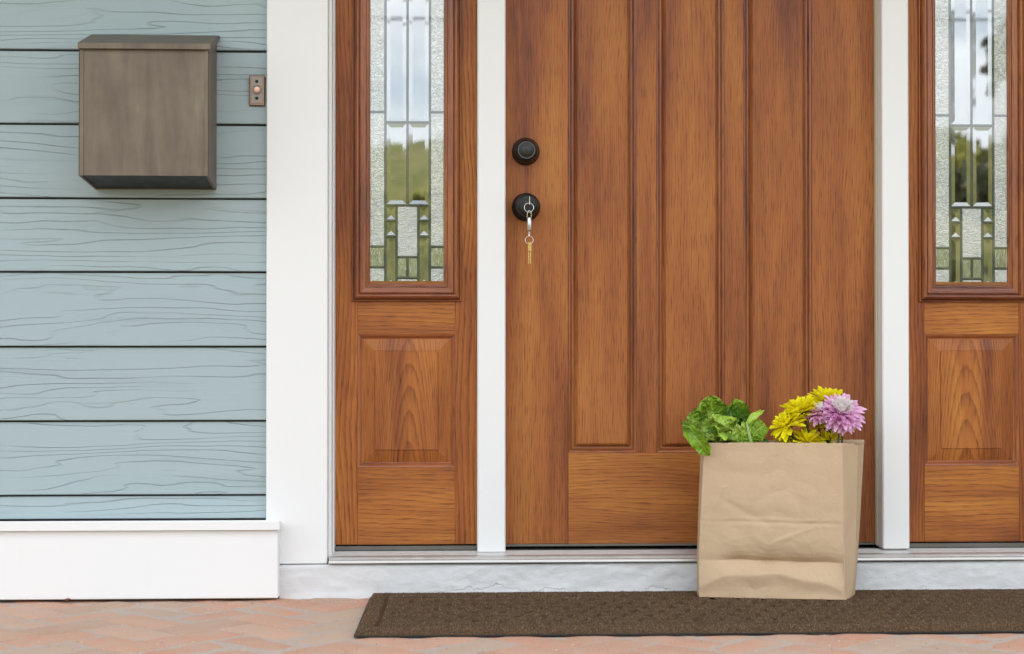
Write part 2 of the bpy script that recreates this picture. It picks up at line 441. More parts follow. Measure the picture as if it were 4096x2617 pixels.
def leaf_mat(name, a, b, vein, gloss=.36):
    m = M(name, gloss, .38)
    u, v, _ = m.sep(m.tc('UV'))
    au = m.math('ABSOLUTE', m.math('SUBTRACT', u, .5))
    rib = m.rng(au, .010, .03, 1, 0)
    at = m.n.new('ShaderNodeAttribute'); at.attribute_name = 'vein'
    n = m.noise(m.tc(), 42, 4, .6)
    c = m.mix(m.rng(n, .32, .68), a, b)
    vn = m.math('MAXIMUM', rib, m.math('MULTIPLY', at.outputs['Fac'], .6))
    edge = m.rng(au, .46, .5, 0, .5)
    c = m.mix(m.math('MULTIPLY', m.math('MAXIMUM', vn, edge), .7), c, vein); m.color(c)
    m.normal(m.bump(m.noise(m.tc(), 130, 3), .35, .0022))
    tl = m.n.new('ShaderNodeBsdfTranslucent'); m.l.new(c, tl.inputs[0])
    mx = m.n.new('ShaderNodeMixShader'); mx.inputs[0].default_value = .16
    m.l.new(m.b.outputs[0], mx.inputs[1]); m.l.new(tl.outputs[0], mx.inputs[2]); m.l.new(mx.outputs[0], m.n['Material Output'].inputs[0])
    return m.m
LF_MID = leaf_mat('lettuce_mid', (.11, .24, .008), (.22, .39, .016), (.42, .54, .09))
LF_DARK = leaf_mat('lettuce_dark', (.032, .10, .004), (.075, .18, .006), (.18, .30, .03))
LF_LIGHT = leaf_mat('lettuce_light', (.29, .48, .03), (.46, .66, .09), (.60, .72, .22))
LF_OLIVE = leaf_mat('lettuce_olive', (.11, .20, .012), (.21, .33, .03), (.38, .48, .1))

def petal_mat(name, base, tip, mid=None):
    m = M(name, .6, .08)
    u, v, _ = m.sep(m.tc('UV'))
    r = m.rnd()
    c = m.mix(m.rng(v, .15, .95), base, tip)
    rid = m.noise(m.mapv(m.tc('UV'), (14, 1, 1)), 1, 2)
    c = m.mix(m.math('MULTIPLY', rid, .16), c, tuple(x * .8 for x in base))
    c = m.mix(m.math('MULTIPLY', r, .12), c, tuple(x * .7 for x in tip)); m.color(c)
    tl = m.n.new('ShaderNodeBsdfTranslucent'); m.l.new(c, tl.inputs[0])
    mx = m.n.new('ShaderNodeMixShader'); mx.inputs[0].default_value = .28
    m.l.new(m.b.outputs[0], mx.inputs[1]); m.l.new(tl.outputs[0], mx.inputs[2]); m.l.new(mx.outputs[0], m.n['Material Output'].inputs[0])
    return m.m
PT_Y = petal_mat('yellow_petal', (1.0, .86, .008), (1.0, .95, .03))
PT_P = petal_mat('pink_petal', (.80, .30, .64), (.95, .66, .87))
PT_W = petal_mat('pale_petal', (.90, .78, .78), (.95, .90, .90))
STEM = simple('flower_stem', (.055, .085, .025), .55, 0, .4, .25, 120)
STEMDK = simple('calyx_green', (.03, .06, .012), .55, 0, .4, .25, 200)

# ================================================================ LARGE STRUCTURE
YF = 0.0            # face of door and sidelights
YM = -0.060         # front of white mullions
YC = -0.100         # front of wide casing
YST = -0.110        # front of the concrete step
YB = -0.150         # front of the base board
TOP = 2.45          # porch ceiling

# ---- ground and patio
gm = M('lawn_ground', .95, .1)
gn = gm.noise(gm.tc(), .8, 6, .6); gn2 = gm.noise(gm.tc(), 40, 4, .7)
gm.color(gm.mix(gn2, gm.mix(gn, (.10, .13, .035), (.17, .16, .06)), (.06, .08, .02))); gm.normal(gm.bump(gn2, .6, .03))
g = obj('ground', pyd('ground', [(-300, -300, -.075), (300, -300, -.075), (300, 60, -.075), (-300, 60, -.075)], [(0, 1, 2, 3)]), gm.m); g['kind'] = 'structure'
patio_mat = M('far_paving', .9, .2)
bt = patio_mat.n.new('ShaderNodeTexBrick'); bt.inputs['Scale'].default_value = 1.0
bt.inputs['Brick Width'].default_value = .2; bt.inputs['Row Height'].default_value = .1; bt.inputs['Mortar Size'].default_value = .004
bt.inputs['Color1'].default_value = (.46, .26, .18, 1); bt.inputs['Color2'].default_value = (.40, .27, .2, 1); bt.inputs['Mortar'].default_value = (.42, .37, .33, 1)
rotm = patio_mat.mapv(patio_mat.tc()); rotm.node.inputs['Rotation'].default_value = (0, 0, R(45)); patio_mat.l.new(rotm, bt.inputs['Vector'])
patio_mat.color(bt.outputs['Color'])
PY0 = -1.25
slab = obj('patio', box_me(-2.9, 3.5, PY0 - 2.75, -.02, -.07, -.0022), MORTAR); slab['kind'] = 'structure'
far = obj('patio_paving', pyd('pv', [(-2.9, PY0 - 2.75, .0005), (3.5, PY0 - 2.75, .0005), (3.5, PY0, .0005), (-2.9, PY0, .0005)], [(0, 1, 2, 3)]), patio_mat.m, slab)

# herringbone pavers, each one an object
def brick_variant(seed):
    rr = random.Random(seed); L, Wd, H =   .1 - .0021, .05 - .0021, .045; c = .0022
    bm = bmesh.new(); nx, ny = 9, 5; tv = {}
    for i in range(nx):
        for j in range(ny):
            x = -L + 2 * L * i / (nx - 1); y = -Wd + 2 * Wd * j / (ny - 1)
            edge = i in (0, nx - 1) or j in (0, ny - 1)
            z = noise.noise(Vector((x * 18 + seed * 7.7, y * 18, seed))) * .0014 - (c * (.7 + .5 * rr.random()) if edge else 0)
            if edge: x += rr.uniform(-.0009, .0009); y += rr.uniform(-.0009, .0009)
            tv[i, j] = bm.verts.new((x, y, z))
    for i in range(nx - 1):
        for j in range(ny - 1):
            bm.faces.new((tv[i, j], tv[i + 1, j], tv[i + 1, j + 1], tv[i, j + 1]))
    ring = [(i, 0) for i in range(nx)] + [(nx - 1, j) for j in range(1, ny)] + [(i, ny - 1) for i in range(nx - 2, -1, -1)] + [(0, j) for j in range(ny - 2, 0, -1)]
    low = [bm.verts.new((tv[k].co.x, tv[k].co.y, -H)) for k in ring]
    for a in range(len(ring)):
        b = (a + 1) % len(ring)
        bm.faces.new((tv[ring[b]], tv[ring[a]], low[a], low[b]))
    me = bpy.data.meshes.new('paver'); bm.to_mesh(me); bm.free(); me.materials.append(BRICK)
    for p in me.polygons: p.use_smooth = True
    me.set_sharp_from_angle(angle=R(40)); return me
BV = [brick_variant(s) for s in range(4)]
nb = 0; cs, sn = math.cos(R(45)), math.sin(R(45)); br = random.Random(3)
for i in range(-40, 40):
    for j in range(-40, 40):
        k = (i - j) % 4
        if k == 0: cx_, cy_, horiz = (i + 1) * .1, (j + .5) * .1, True
        elif k == 3: cx_, cy_, horiz = (i + .5) * .1, (j + 1) * .1, False
        else: continue
        # herringbone: L-shaped pairs
        wx, wy = cx_ * cs - cy_ * sn + .31, cx_ * sn + cy_ * cs - .045
        if not (-1.42 < wx < 2.05 and PY0 - .02 < wy < -.03): continue
        if wy < -.95 and abs(wx - .3) > 1.45: continue
        o = bpy.data.objects.new('paver_brick', BV[br.randrange(4)]); COL.objects.link(o); o.parent = slab
        o.location = (wx, wy, br.uniform(-.0016, .0014))
        o.rotation_euler = (br.uniform(-.006, .006), br.uniform(-.006, .006), R(45) + (0 if horiz else R(90)) + br.uniform(-.008, .008) + (math.pi if br.random() < .5 else 0))
        nb += 1
print('pavers', nb)

# ---- concrete step
sx0, sx1 = X(1119, YST), 2.6
zs = Z(2257, YST)
def step_mesh():
    vs, fs = [], []; nx, nz = 420, 22
    rows = []
    for j in range(nz + 1):
        z = -.03 + (zs + .03) * j / nz
        for i in range(nx + 1):
            x = sx0 + (sx1 - sx0) * i / nx
            d = noise.fractal(Vector((x * 9, z * 14, 2.3)), .9, 2.1, 4) * .0036 + noise.noise(Vector((x * 45, z * 60, 9))) * .0016
            ed = max(0, (z - (zs - .008)) / .008)
            zt = z + (noise.noise(Vector((x * 3.1, 5, 1))) * .0022 - .001 if j == nz else 0)
            foot = .006 * max(0, 1 - (z + .002) / .018) if z > -.01 else .006
            vs.append((x, YST + d * (1 - .5 * ed) + .004 * ed * ed - foot * (.6 + .5 * noise.noise(Vector((x * 12, 1, 4)))), zt))
    for j in range(nz):
        for i in range(nx):
            a = j * (nx + 1) + i
            fs.append((a, a + 1, a + nx + 2, a + nx + 1))
    b0 = len(vs)
    for i in range(nx + 1):
        x = sx0 + (sx1 - sx0) * i / nx; vs.append((x, .06, zs - .001))
    for i in range(nx):
        a = nz * (nx + 1) + i; fs.append((a, a + 1, b0 + i + 1, b0 + i))
    e0 = [0 * (nx + 1), nz * (nx + 1)]
    vs += [(sx0, .06, -.03), (sx0, .06, zs - .001)]
    fs.append((e0[0], e0[1], len(vs) - 1, len(vs) - 2))
    return pyd('step', vs, fs)
st = obj('concrete_step', step_mesh(), STEP, None, True, 50)
tag(st, 'low grey painted concrete step with chipped cracked face under the door', 'step')

# ---- interior hall behind the glass and house shell
HALL = simple('hall_plaster', (.62, .63, .58), .9)
hx0, hx1 = X(1330), X(4300)
vs = [(hx0, .09, .03), (hx1, .09, .03), (hx1, 2.2, .03), (hx0, 2.2, .03), (hx0, .09, 2.42), (hx1, .09, 2.42), (hx1, 2.2, 2.42), (hx0, 2.2, 2.42)]
hall = obj('hall_room', pyd('hall', vs, [(0, 1, 2, 3), (4, 7, 6, 5), (3, 2, 6, 7), (0, 3, 7, 4), (1, 5, 6, 2)]), HALL); hall['kind'] = 'structure'

# ---- blue lap siding
SY = -.082
wall = thing('siding_wall', 'pale blue lap siding wall with embossed wood grain beside the white trim', 'wall', (-.7, SY, 0))
sxa, sxb = -2.4, X(1068, YC) + .012
edges = [Z(py, SY, 530) for py in (2079, 1983, 1685.5, 1387.5, 1088, 793.5, 496.5, 201.5)]
exp = edges[3] - edges[2]
while edges[-1] < 2.35: edges.append(edges[-1] + exp)
def plank_me(z0, z1, seed, full):
    nx = 24; vs, fs = [], []
    th = .0175
    prof = [(z0 + .0024, SY + .030), (z0 + .0024, SY + .0014), (z0 + .0040, SY + .0002), (z0 + .007, SY + .0002), ((z0 + z1) / 2, SY + .0048), (z1 - .0024, SY + .0095), (z1 - .0024, SY + .030)]
    for i in range(nx + 1):
        x = sxa + (sxb - sxa) * i / nx
        wv = noise.noise(Vector((x * 1.7, seed * 3.3, 0))) * .0022
        for (z, y) in prof: vs.append((x, y + wv * .5, z + (wv * .45 if z < z0 + .01 else 0)))
    m_ = len(prof)
    for i in range(nx):
        for k in range(m_ - 1):
            a = i * m_ + k; fs.append((a, a + m_, a + m_ + 1, a + 1))
    a = nx * m_; fs.append(tuple(a + k for k in range(m_ - 1, -1, -1)))
    return pyd('plank', vs, fs)
for i in range(len(edges) - 1):
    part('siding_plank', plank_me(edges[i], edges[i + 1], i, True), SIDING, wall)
part('gap_shade_sheathing', box_me(sxa, sxb + .05, -.052, -.03, .0, 2.42), simple('gap_shade_sheathing', (.1, .09, .08)), wall)  # dark-coloured backing so the gaps between planks read as black shadow lines

# ---- white base board with cap
bxr = X(1114, YB)
zb1 = Z(2113, YB)
base = thing('base_board', 'wide white base board with sloped cap below the blue siding', 'base board', (-.7, YB, 0))
part('board', box_me(-2.4, bxr, YB, -.05, .006, zb1 - .0015, .002), WHITE, base)
cz0, cz1 = zb1 - .001, Z(2078, SY)
cxr = X(1119, YB - .012)
prof = [(YB - .012, cz0), (YB - .012, cz0 + .020), (YB - .0105, cz0 + .0225), (SY - .012, cz1 - .006), (SY - .006, cz1 - .002), (SY + .02, cz1 - .001), (SY + .02, cz0)]
vs = []
for x in (-2.4, cxr): vs += [(x, y, z) for y, z in prof]
n_ = len(prof); fs = [tuple(range(n_)), tuple(n_ + k for k in range(n_ - 1, -1, -1))] + [(k, k + n_, (k + 1) % n_ + n_, (k + 1) % n_) for k in range(n_)]
part('cap', pyd('cap', vs, fs), WHITE, base)

# ---- white door surround: casing, bead, mullions, head
cx0, cx1 = X(1065, YC), X(1310, YC)
MLx0, MLx1 = X(1910, YM), X(2022, YM)
MRx0, MRx1 = X(3530, YM), X(3637, YM)
Ldx0, Ldx1 = X(1342, YF), MLx0            # left sidelight
Dx0, Dx1 = MLx1, MRx0                     # door
swid = Ldx1 - Ldx0
Rdx0, Rdx1 = MRx1, MRx1 + swid
Zw = Z(2178, YF)                          # bottom of the woodwork
HEAD = 2.14
sur = thing('door_surround', 'white painted door surround of wide casing and two mullion posts', 'door frame', (cx0, YC, 0))
zc = zs + .001
part('casing', box_me(cx0, cx1, YC, .05, zc, HEAD + .15, .0018), WHITE, sur)
jx1 = X(1340, -.03)
zthr = Z(2222, YM)
part('jamb_bead', box_me(cx1 + .0002, cx1 + .0085, YC + .020, .05, zthr - .006, HEAD, .002), WHITE, sur)
part('jamb', box_me(cx1 + .0088, Ldx0, -.050, .05, zthr - .004, HEAD, .0015), WHITE, sur)
part('mullion', box_me(MLx0, MLx1, YM, .05, Z(2213, YM), HEAD, .003), WHITE, sur)
part('mullion', box_me(MRx0, MRx1, YM, .05, Z(2208, YM, 1750), HEAD, .003), WHITE, sur)
part('casing', box_me(Rdx1 + .016, Rdx1 + .016 + (cx1 - cx0), YC, .05, zc, HEAD + .15, .0018), WHITE, sur)
part('jamb', box_me(Rdx1, Rdx1 + .0158, -.05, .05, zthr - .004, HEAD, .0015), WHITE, sur)
part('head', box_me(cx1 + .0088, Rdx1 + .0158, YC + .004, .05, HEAD + .002, HEAD + .148, .0018), WHITE, sur)
part('fascia', box_me(-2.4, 3.5, -.05, .09, HEAD + .152, TOP, 0), WHITE, sur)
part('stop_seal', box_me(MRx0 - .0045, MRx0 - .0004, -.018, .02, Zw - .006, HEAD, .001), simple('buff_seal', (.56, .50, .36), .7), sur)

# ---- threshold
thr = thing('threshold', 'long ribbed metal threshold under the wooden door and side panels', 'threshold', (Dx0, -.11, zs))
tx0, tx1 = X(1316, -.116), Rdx1 + .008
zt1, zt0 = Z(2231, -.116), Z(2203, -.028)
ribs = [(-.028, zt0)]
yy = -.034
while yy > -.088:
    zz = zt0 + (zt1 + .001 - zt0) * (-.03 - yy) / .07
    ribs += [(yy, zz), (yy - .0004, zz - .0012), (yy - .0034, zz - .0014), (yy - .0038, zz)]
    yy -= .0078
tprof = ribs + [(-.100, zt1 + .0015), (-.106, zt1 + .0012), (-.109, zt1 - .0015), (-.111, zt1 - .004), (-.1145, zt1 - .0045), (-.1175, zt1 - .0065), (-.1185, zt1 - .0115), (-.1175, zt1 - .0135), (-.112, zs + .0045), (-.05, zs + .0045), (-.028, zs + .0045)]
vs = []
for x in (tx0, tx1): vs += [(x, y, z) for y, z in tprof]
n_ = len(tprof); fs = [tuple(range(n_ - 1, -1, -1)), tuple(n_ + k for k in range(n_))] + [(k, (k + 1) % n_, (k + 1) % n_ + n_, k + n_) for k in range(n_)]
part('sill_plate', pyd('sill', vs, fs), ALU, thr)
for a, b in ((Ldx0 + .001, Ldx1 - .001), (Rdx0 + .001, Rdx1 - .001)):
    part('side_sill', box_me(a, b, -.024, .04, zt0 - .012, Zw - .004, .002), simple('sill_grey', (.20, .195, .18), .4, .3, .5, .2, 20), thr)
    part('weather_strip', box_me(a, b, -.028, -.0242, Zw - .011, Zw - .0005, .001), SILLDARK, thr)
part('inner_sill', box_me(Dx0 + .0005, Dx1 - .0005, -.0275, .05, zt0 - .02, zt0 - .0015, .001), simple('sill_brown', (.10, .09, .085), .5), thr)

# ---- mitred mouldings and panels
def moulding(parent, rect, prof, mv, mh, name='moulding', sides='lrbt'):
    x0, x1, z0, z1 = rect
    for sd_ in sides:
        vs, fs = [], []
        for d, y in prof:
            if sd_ == 'b': vs += [(x0 + d, y, z0 + d), (x1 - d, y, z0 + d)]
            elif sd_ == 't': vs += [(x1 - d, y, z1 - d), (x0 + d, y, z1 - d)]
            elif sd_ == 'l': vs += [(x0 + d, y, z1 - d), (x0 + d, y, z0 + d)]
            else: vs += [(x1 - d, y, z0 + d), (x1 - d, y, z1 - d)]
        for k in range(len(prof) - 1):
            fs.append((2 * k, 2 * k + 1, 2 * k + 3, 2 * k + 2))
        part(name, pyd('moulding', vs, fs), mv if sd_ in 'lr' else mh, parent, True, 34)
def raised_panel(parent, rect, prof, mat, name='raised_panel'):
    x0, x1, z0, z1 = rect; vs, fs = [], []
    for d, y in prof: vs += [(x0 + d, y, z0 + d), (x1 - d, y, z0 + d), (x1 - d, y, z1 - d), (x0 + d, y, z1 - d)]
    for k in range(len(prof) - 1):
        for c in range(4):
            c2 = (c + 1) % 4; fs.append((4 * k + c, 4 * k + c2, 4 * k + 4 + c2, 4 * k + 4 + c))
    e = 4 * (len(prof) - 1); fs.append((e, e + 1, e + 2, e + 3))
    part(name, pyd('panel', vs, fs), mat, parent, True, 12)
def mm(prof, y0=0.0): return [(d / 1000, y0 + y / 1000) for d, y in prof]

GLAZE = mm([(0, 0), (0, -6), (1.0, -8), (3.2, -8.2), (4.0, -7.4), (4.4, -3.6), (5.2, -3.6), (5.4, -9.5), (6.8, -15.5), (9.5, -19.6), (12.6, -21.0), (15.6, -19.8), (18.0, -15.8), (19.0, -11.0), (19.4, -7.2), (20.2, -7.2), (20.6, -12.2), (23, -12.4), (29, -9.8), (33.6, -8.0), (34.2, -4.2), (35.4, -4.0), (35.8, -6.4), (38.4, -6.0), (39.2, -2.6), (42.2, -2.4), (43.4, 1), (44.2, 6)])
STICK_S = mm([(-.4, 0), (0, 0), (.6, .9), (2.0, 1.2), (4.2, 2.6), (6.8, 5.6), (8.6, 8.4), (10.2, 9.4), (11.6, 9.6)])
PANEL_S = mm([(11.0, 9.8), (13, 9.2), (40.5, 3.0), (41.6, 3.4), (42.2, 1.0), (43.4, .4)])
STICK_D = mm([(-.4, 0), (0, 0), (.3, 2.2), (1.2, 2.4), (1.6, .9), (4.2, 2.2), (6.6, 5.8), (7.4, 8.8), (8.0, 11.0), (9.4, 11.0), (9.8, 8.6), (13.4, 8.6), (13.8, 11.4), (14.6, 11.6)])
PANEL_D = mm([(14.0, 12.0), (15.6, 12.0), (16.3, 9.2), (21.4, 1.4), (22.2, 1.2), (22.6, 2.2), (23.2, 2.2), (23.5, .3), (24.6, 0)])

def came(parent, pts, r=.0030):
    a, b = Vector(pts[0]), Vector(pts[1]); d = (b - a).normalized(); s = Vector((d.z, 0, -d.x))
    vs, fs = [], []
    pr = [(-1, 0), (-.95, .28), (-.55, .62), (0, .75), (.55, .62), (.95, .28), (1, 0)]
    for p in (a, b):
        for u, h in pr: vs.append(p + s * (u * r) + Vector((0, -h * r * .9, 0)))
    for k in range(len(pr) - 1): fs.append((k, k + 1, len(pr) + k + 1, len(pr) + k))
    part('came', pyd('came', vs, fs), LEAD, parent, True)
def bevel_pane(parent, x0, x1, z0, z1, y, bw):
    """clear plate whose inner face is cut back towards its rim"""
    t = .0016 if bw > .003 else .0
    cxm, czm = (x0 + x1) / 2, (z0 + z1) / 2
    w_, h_ = x1 - x0, z1 - z0
    b_ = min(bw, min(w_, h_) / 2)
    dp = b_ * .10
    o_ = [(x0, y - dp, z0), (x1, y - dp, z0), (x1, y - dp, z1), (x0, y - dp, z1)]
    i_ = [(x0 + b_, y, z0 + b_), (x1 - b_, y, z0 + b_), (x1 - b_, y, z1 - b_), (x0 + b_, y, z1 - b_)]
    fs = [(0, 1, 5, 4), (1, 2, 6, 5), (2, 3, 7, 6), (3, 0, 4, 7), (4, 5, 6, 7)]
    part('glass_pane', pyd('pane', o_ + i_, fs), G_CLEAR, parent)
def flat_pane(parent, x0, x1, z0, z1, y, mat):
    part('glass_pane', box_me(x0, x1, y - .001, y + .001, z0, z1), mat, parent)

def sidelight(x0, label):
    dx = x0 - Ldx0
    def lx(px): return X(px, YF) + dx
    t = thing('sidelight', label, 'side panel', (x0, YF, Zw))
    x1 = x0 + swid
    sl, sr = lx(1431), lx(1820)
    TZ = HEAD - .004
    zA, zB, zC = Z(1206), Z(1337), Z(1869)
    part('stile', box_me(x0, sl - .0002, YF, .044, Zw, TZ, .0008), W_V, t)
    part('stile', box_me(sr + .0002, x1, YF, .044, Zw, TZ, .0008), W_V, t)
    part('rail', box_me(sl, sr, YF, .044, Zw, zC, .0006), W_H, t)
    part('rail', box_me(sl, sr, YF, .044, zB, zA + .05, .0006), W_H, t)
    part('rail', box_me(sl, sr, YF, .044, TZ - .11, TZ, .0006), W_H, t)
    moulding(t, (sl, sr, zC, zB), STICK_S, T_V, T_H, 'sticking')
    cat = wood('panel_flame_wood', 'z', 50, .7, 'cathedral', (sl + sr) / 2 + (.006 if dx < .1 else -.011), zC + (0 if dx < .1 else .13), curve=1500 if dx < .1 else 1150)
    raised_panel(t, (sl, sr, zC, zB), PANEL_S, cat)
    ox0, ox1 = lx(1408), lx(1846)
    g = thing_part('glazed_light', t)
    moulding(g, (ox0, ox1, zA, TZ - .07), GLAZE, T_V, T_H, 'glazing_moulding')
    yg = .0035
    gx0, gx1, gz0, gz1 = lx(1480), lx(1775), Z(1142), TZ - .115
    a, b, c, d, e = lx(1541), lx(1586), lx(1629.5), lx(1673), lx(1719)
    h = [Z(v) for v in (449, 490, 822, 883, 946, 987, 1070, 1029, 1112)]
    H449, H490, H822, H883, H946, H987, H1070, H1029, H1112 = h
    q = .0006
    for (u0, u1) in ((gx0, a), (e, gx1)):
        flat_pane(g, u0 + q, u1 - q, H449 + q, gz1, yg, G_TEX); flat_pane(g, u0 + q, u1 - q, H987 + q, H449 - q, yg, G_TEX)
        flat_pane(g, u0 + q, u1 - q, H1070 + q, H987 - q, yg, G_STR); flat_pane(g, u0 + q, u1 - q, gz0, H1070 - q, yg, G_TEX)
        came(g, ((u0, yg - .001, H449), (u1, yg - .001, H449))); came(g, ((u0, yg - .001, H987), (u1, yg - .001, H987))); came(g, ((u0, yg - .001, H1070), (u1, yg - .001, H1070)))
    BW = .0118
    for (u0, u1) in ((a, c), (c, e)):
        bevel_pane(g, u0 + q, u1 - q, H490 + q, gz1, yg, BW); bevel_pane(g, u0 + q, u1 - q, H822 + q, H490 - q, yg, BW)
    for (u0, u1) in ((a, b), (d, e)):
        bevel_pane(g, u0 + q, u1 - q, H883 + q, H822 - q, yg, .03); bevel_pane(g, u0 + q, u1 - q, H946 + q, H883 - q, yg, .03); bevel_pane(g, u0 + q, u1 - q, gz0, H946 - q, yg, .03)
        came(g, ((u0, yg - .001, H883), (u1, yg - .001, H883))); came(g, ((u0, yg - .001, H946), (u1, yg - .001, H946)))
    flat_pane(g, b + q, d - q, H1029 + q, H822 - q, yg, G_TEX)
    flat_pane(g, b + q, c - q, H1112 + q, H1029 - q, yg, G_STR); flat_pane(g, c + q, d - q, H1112 + q, H1029 - q, yg, G_STR)
    flat_pane(g, b + q, d - q, gz0, H1112 - q, yg, G_TEX)
    yc_ = yg - .0013
    for u, z0_, z1_ in ((a, gz0, gz1), (e, gz0, gz1), (c, H822, gz1), (b, gz0, H822), (d, gz0, H822), (c, H1112, H1029)):
        came(g, ((u, yc_, z0_), (u, yc_, z1_)))
    for u0, u1, zz in ((a, e, H490), (a, e, H822), (b, d, H1029), (b, d, H1112)):
        came(g, ((u0, yc_ - .0003, zz), (u1, yc_ - .0003, zz)))
    part('outer_pane', pyd('op', [(gx0, -.0005, gz0), (gx1, -.0005, gz0), (gx1, -.0005, gz1), (gx0, -.0005, gz1)], [(0, 1, 2, 3)]), G_OUT, g)
    # ragged caulk where the glazing meets the moulding
    rr = random.Random(int(x0 * 1000) + 5)
    def ragged(p0, p1, wmax, inward):
        n = 40; vs, fs = [], []
        for i in range(n + 1):
            f = i / n; p = Vector(p0).lerp(Vector(p1), f)
            wd = wmax * max(.0, .25 + .9 * noise.noise(Vector((f * 7 + x0 * 9, wmax * 900, 3)))) * (.6 + .6 * rr.random())
            vs += [p, p + Vector(inward) * wd]
        for i in range(n): fs.append((2 * i, 2 * i + 2, 2 * i + 3, 2 * i + 1))
        part('caulk_line', pyd('caulk', vs, fs), CAULK, g)
    ix0, ix1, iz0 = ox0 + .0445, ox1 - .0445, zA + .0445
    ragged((ix0, .001, iz0), (ix0, .001, iz0 + .5), .0028, (1, 0, 0)); ragged((ix1, .001, iz0), (ix1, .001, iz0 + .33), .0034, (-1, 0, 0))
    ragged((ix0 + .09, .001, iz0), (ix1, .001, iz0), .0042, (0, 0, 1))
    return t
def thing_part(name, parent):
    o = bpy.data.objects.new(name, None); COL.objects.link(o); o.parent = parent; o.empty_display_size = .03
    o.matrix_parent_inverse = Matrix.Translation(-parent.location)
    return o

sidelight(Ldx0, 'wooden sidelight panel with leaded glass between the wide casing and the door')
sidelight(Rdx0, 'wooden sidelight panel with leaded glass to the right of the paper bag')

# ---- front door
door = thing('front_door', 'large stained wood front door with three long raised panels', 'door', ((Dx0 + Dx1) / 2, YF, Zw))
ops = [(X(2273), X(2546)), (X(2626), X(2899)), (X(2975), X(3248))]
zbot = Z(1814); ztop = 1.86; g_ = .0002
dL, dR = Dx0 + .0015, MRx0 - .005
part('stile', box_me(dL, ops[0][0] - g_, YF, .044, Zw, HEAD - .004, .001), D_V, door)
part('stile', box_me(ops[2][1] + g_, dR, YF, .044, Zw, HEAD - .004, .001), D_V, door)
part('bottom_rail', box_me(ops[0][0], ops[2][1], YF, .044, Zw, zbot, .0005), D_H, door)
part('top_rail', box_me(ops[0][0], ops[2][1], YF, .044, ztop, HEAD - .004, .0005), D_H, door)
for k in range(2):
    part('muntin', box_me(ops[k][1], ops[k + 1][0], YF, .044, zbot + g_, ztop - g_, .0004), D_V, door)
for (a, b) in ops:
    moulding(door, (a, b, zbot, ztop), STICK_D, T_V, T_H, 'sticking')
    raised_panel(door, (a, b, zbot, ztop), PANEL_D, D_V)
part('door_shoe', box_me(dL + .001, dR - .001, -.001, .042, Zw - .0065, Zw - .0004, .001), simple('door_shoe_grey', (.16, .14, .115), .5, .2), door)

# deadbolt and knob
db = thing_part('deadbolt', door); c = P(2103, 607, YF)
part('rosette', lathe_me([(.0342, 0), (.0342, .004), (.0330, .007), (.0318, .0085), (.0312, .012), (.0300, .018), (.0275, .026), (.0240, .033), (.0222, .035), (.0213, .0356)], c), BLACK, db, True, 35)
part('face_ring', lathe_me([(.0213, .0354), (.0206, .0364), (.0196, .0362), (.0190, .0346), (.0184, .0340), (.0180, .0342), (.0090, .0344)], c), BLACKFACE, db, True, 35)
part('cylinder', lathe_me([(.0106, .0335), (.0104, .0358), (.0098, .0362), (.0, .0362)], c, 32), simple('lock_core', (.04, .04, .04), .4, .6), db, True, 35)
part('keyhole', pyd('kh', [(c.x - .0007, c.y - .0364, c.z - .006), (c.x + .0007, c.y - .0364, c.z - .006), (c.x + .0008, c.y - .0364, c.z - .001), (c.x + .002, c.y - .0364, c.z + .0005), (c.x + .0008, c.y - .0364, c.z + .002), (c.x + .0007, c.y - .0364, c.z + .005), (c.x - .0007, c.y - .0364, c.z + .005), (c.x - .0008, c.y - .0364, c.z + .001), (c.x - .0022, c.y - .0364, c.z - .001), (c.x - .001, c.y - .0364, c.z - .002)], [tuple(range(10))]), RUBBER, db)
kn = thing_part('door_knob', door); ck = P(2104, 829, YF)
part('rosette', lathe_me([(.0350, 0), (.0350, .004), (.0340, .007), (.0318, .0090), (.0308, .012), (.0270, .016), (.020, .019), (.0150, .021), (.0150, .034)], ck), BLACK, kn, True, 35)
part('grip', lathe_me([(.0145, .028), (.0160, .034), (.0205, .040), (.0252, .047), (.0278, .055), (.0285, .062), (.0278, .069), (.0255, .0745), (.0230, .0768), (.0212, .0774), (.0206, .0762), (.0200, .0762), (.0196, .0776), (.0160, .0780), (.0104, .0780)], ck), BLACK, kn, True, 35)
part('cylinder', lathe_me([(.0106, .0772), (.0102, .0786), (.0092, .0788), (0, .0788)], ck, 32), simple('knob_core', (.03, .03, .031), .38, .5), kn, True, 35)

# ================================================================ OBJECTS
# ---- mailbox
YMB, YMF = SY - .001, SY - .165
mb = thing('mailbox', 'square weathered bronze metal mailbox hung on the blue siding', 'mailbox', (X(580, YMF), YMB, Z(705, YMF)))
def mk(px, py, y): return P(px, py, y)
bl, brr = X(315, YMF, 450), X(835, YMF, 450)
zbf, zbb = Z(704, YMF, 575), Z(759, YMB, 620)
ztf, ztb = Z(186, YMF, 575), Z(146, YMB, 620)
bl_b, br_b = X(381, YMB, 757), X(866, YMB, 757)
def quadbox(f, b):   # front quad (4 pts) and back quad (4 pts)
    return pyd('qb', f + b, [(0, 1, 2, 3), (7, 6, 5, 4), (0, 4, 5, 1), (1, 5, 6, 2), (2, 6, 7, 3), (3, 7, 4, 0)])
th = .0016
def slab4(p, nrm, th):   # thick sheet from a quad
    n = Vector(nrm) * th; p = [Vector(v) for v in p]
    return pyd('sheet', p + [v + n for v in p], [(0, 1, 2, 3), (7, 6, 5, 4), (0, 4, 5, 1), (1, 5, 6, 2), (2, 6, 7, 3), (3, 7, 4, 0)])
fl = .0108
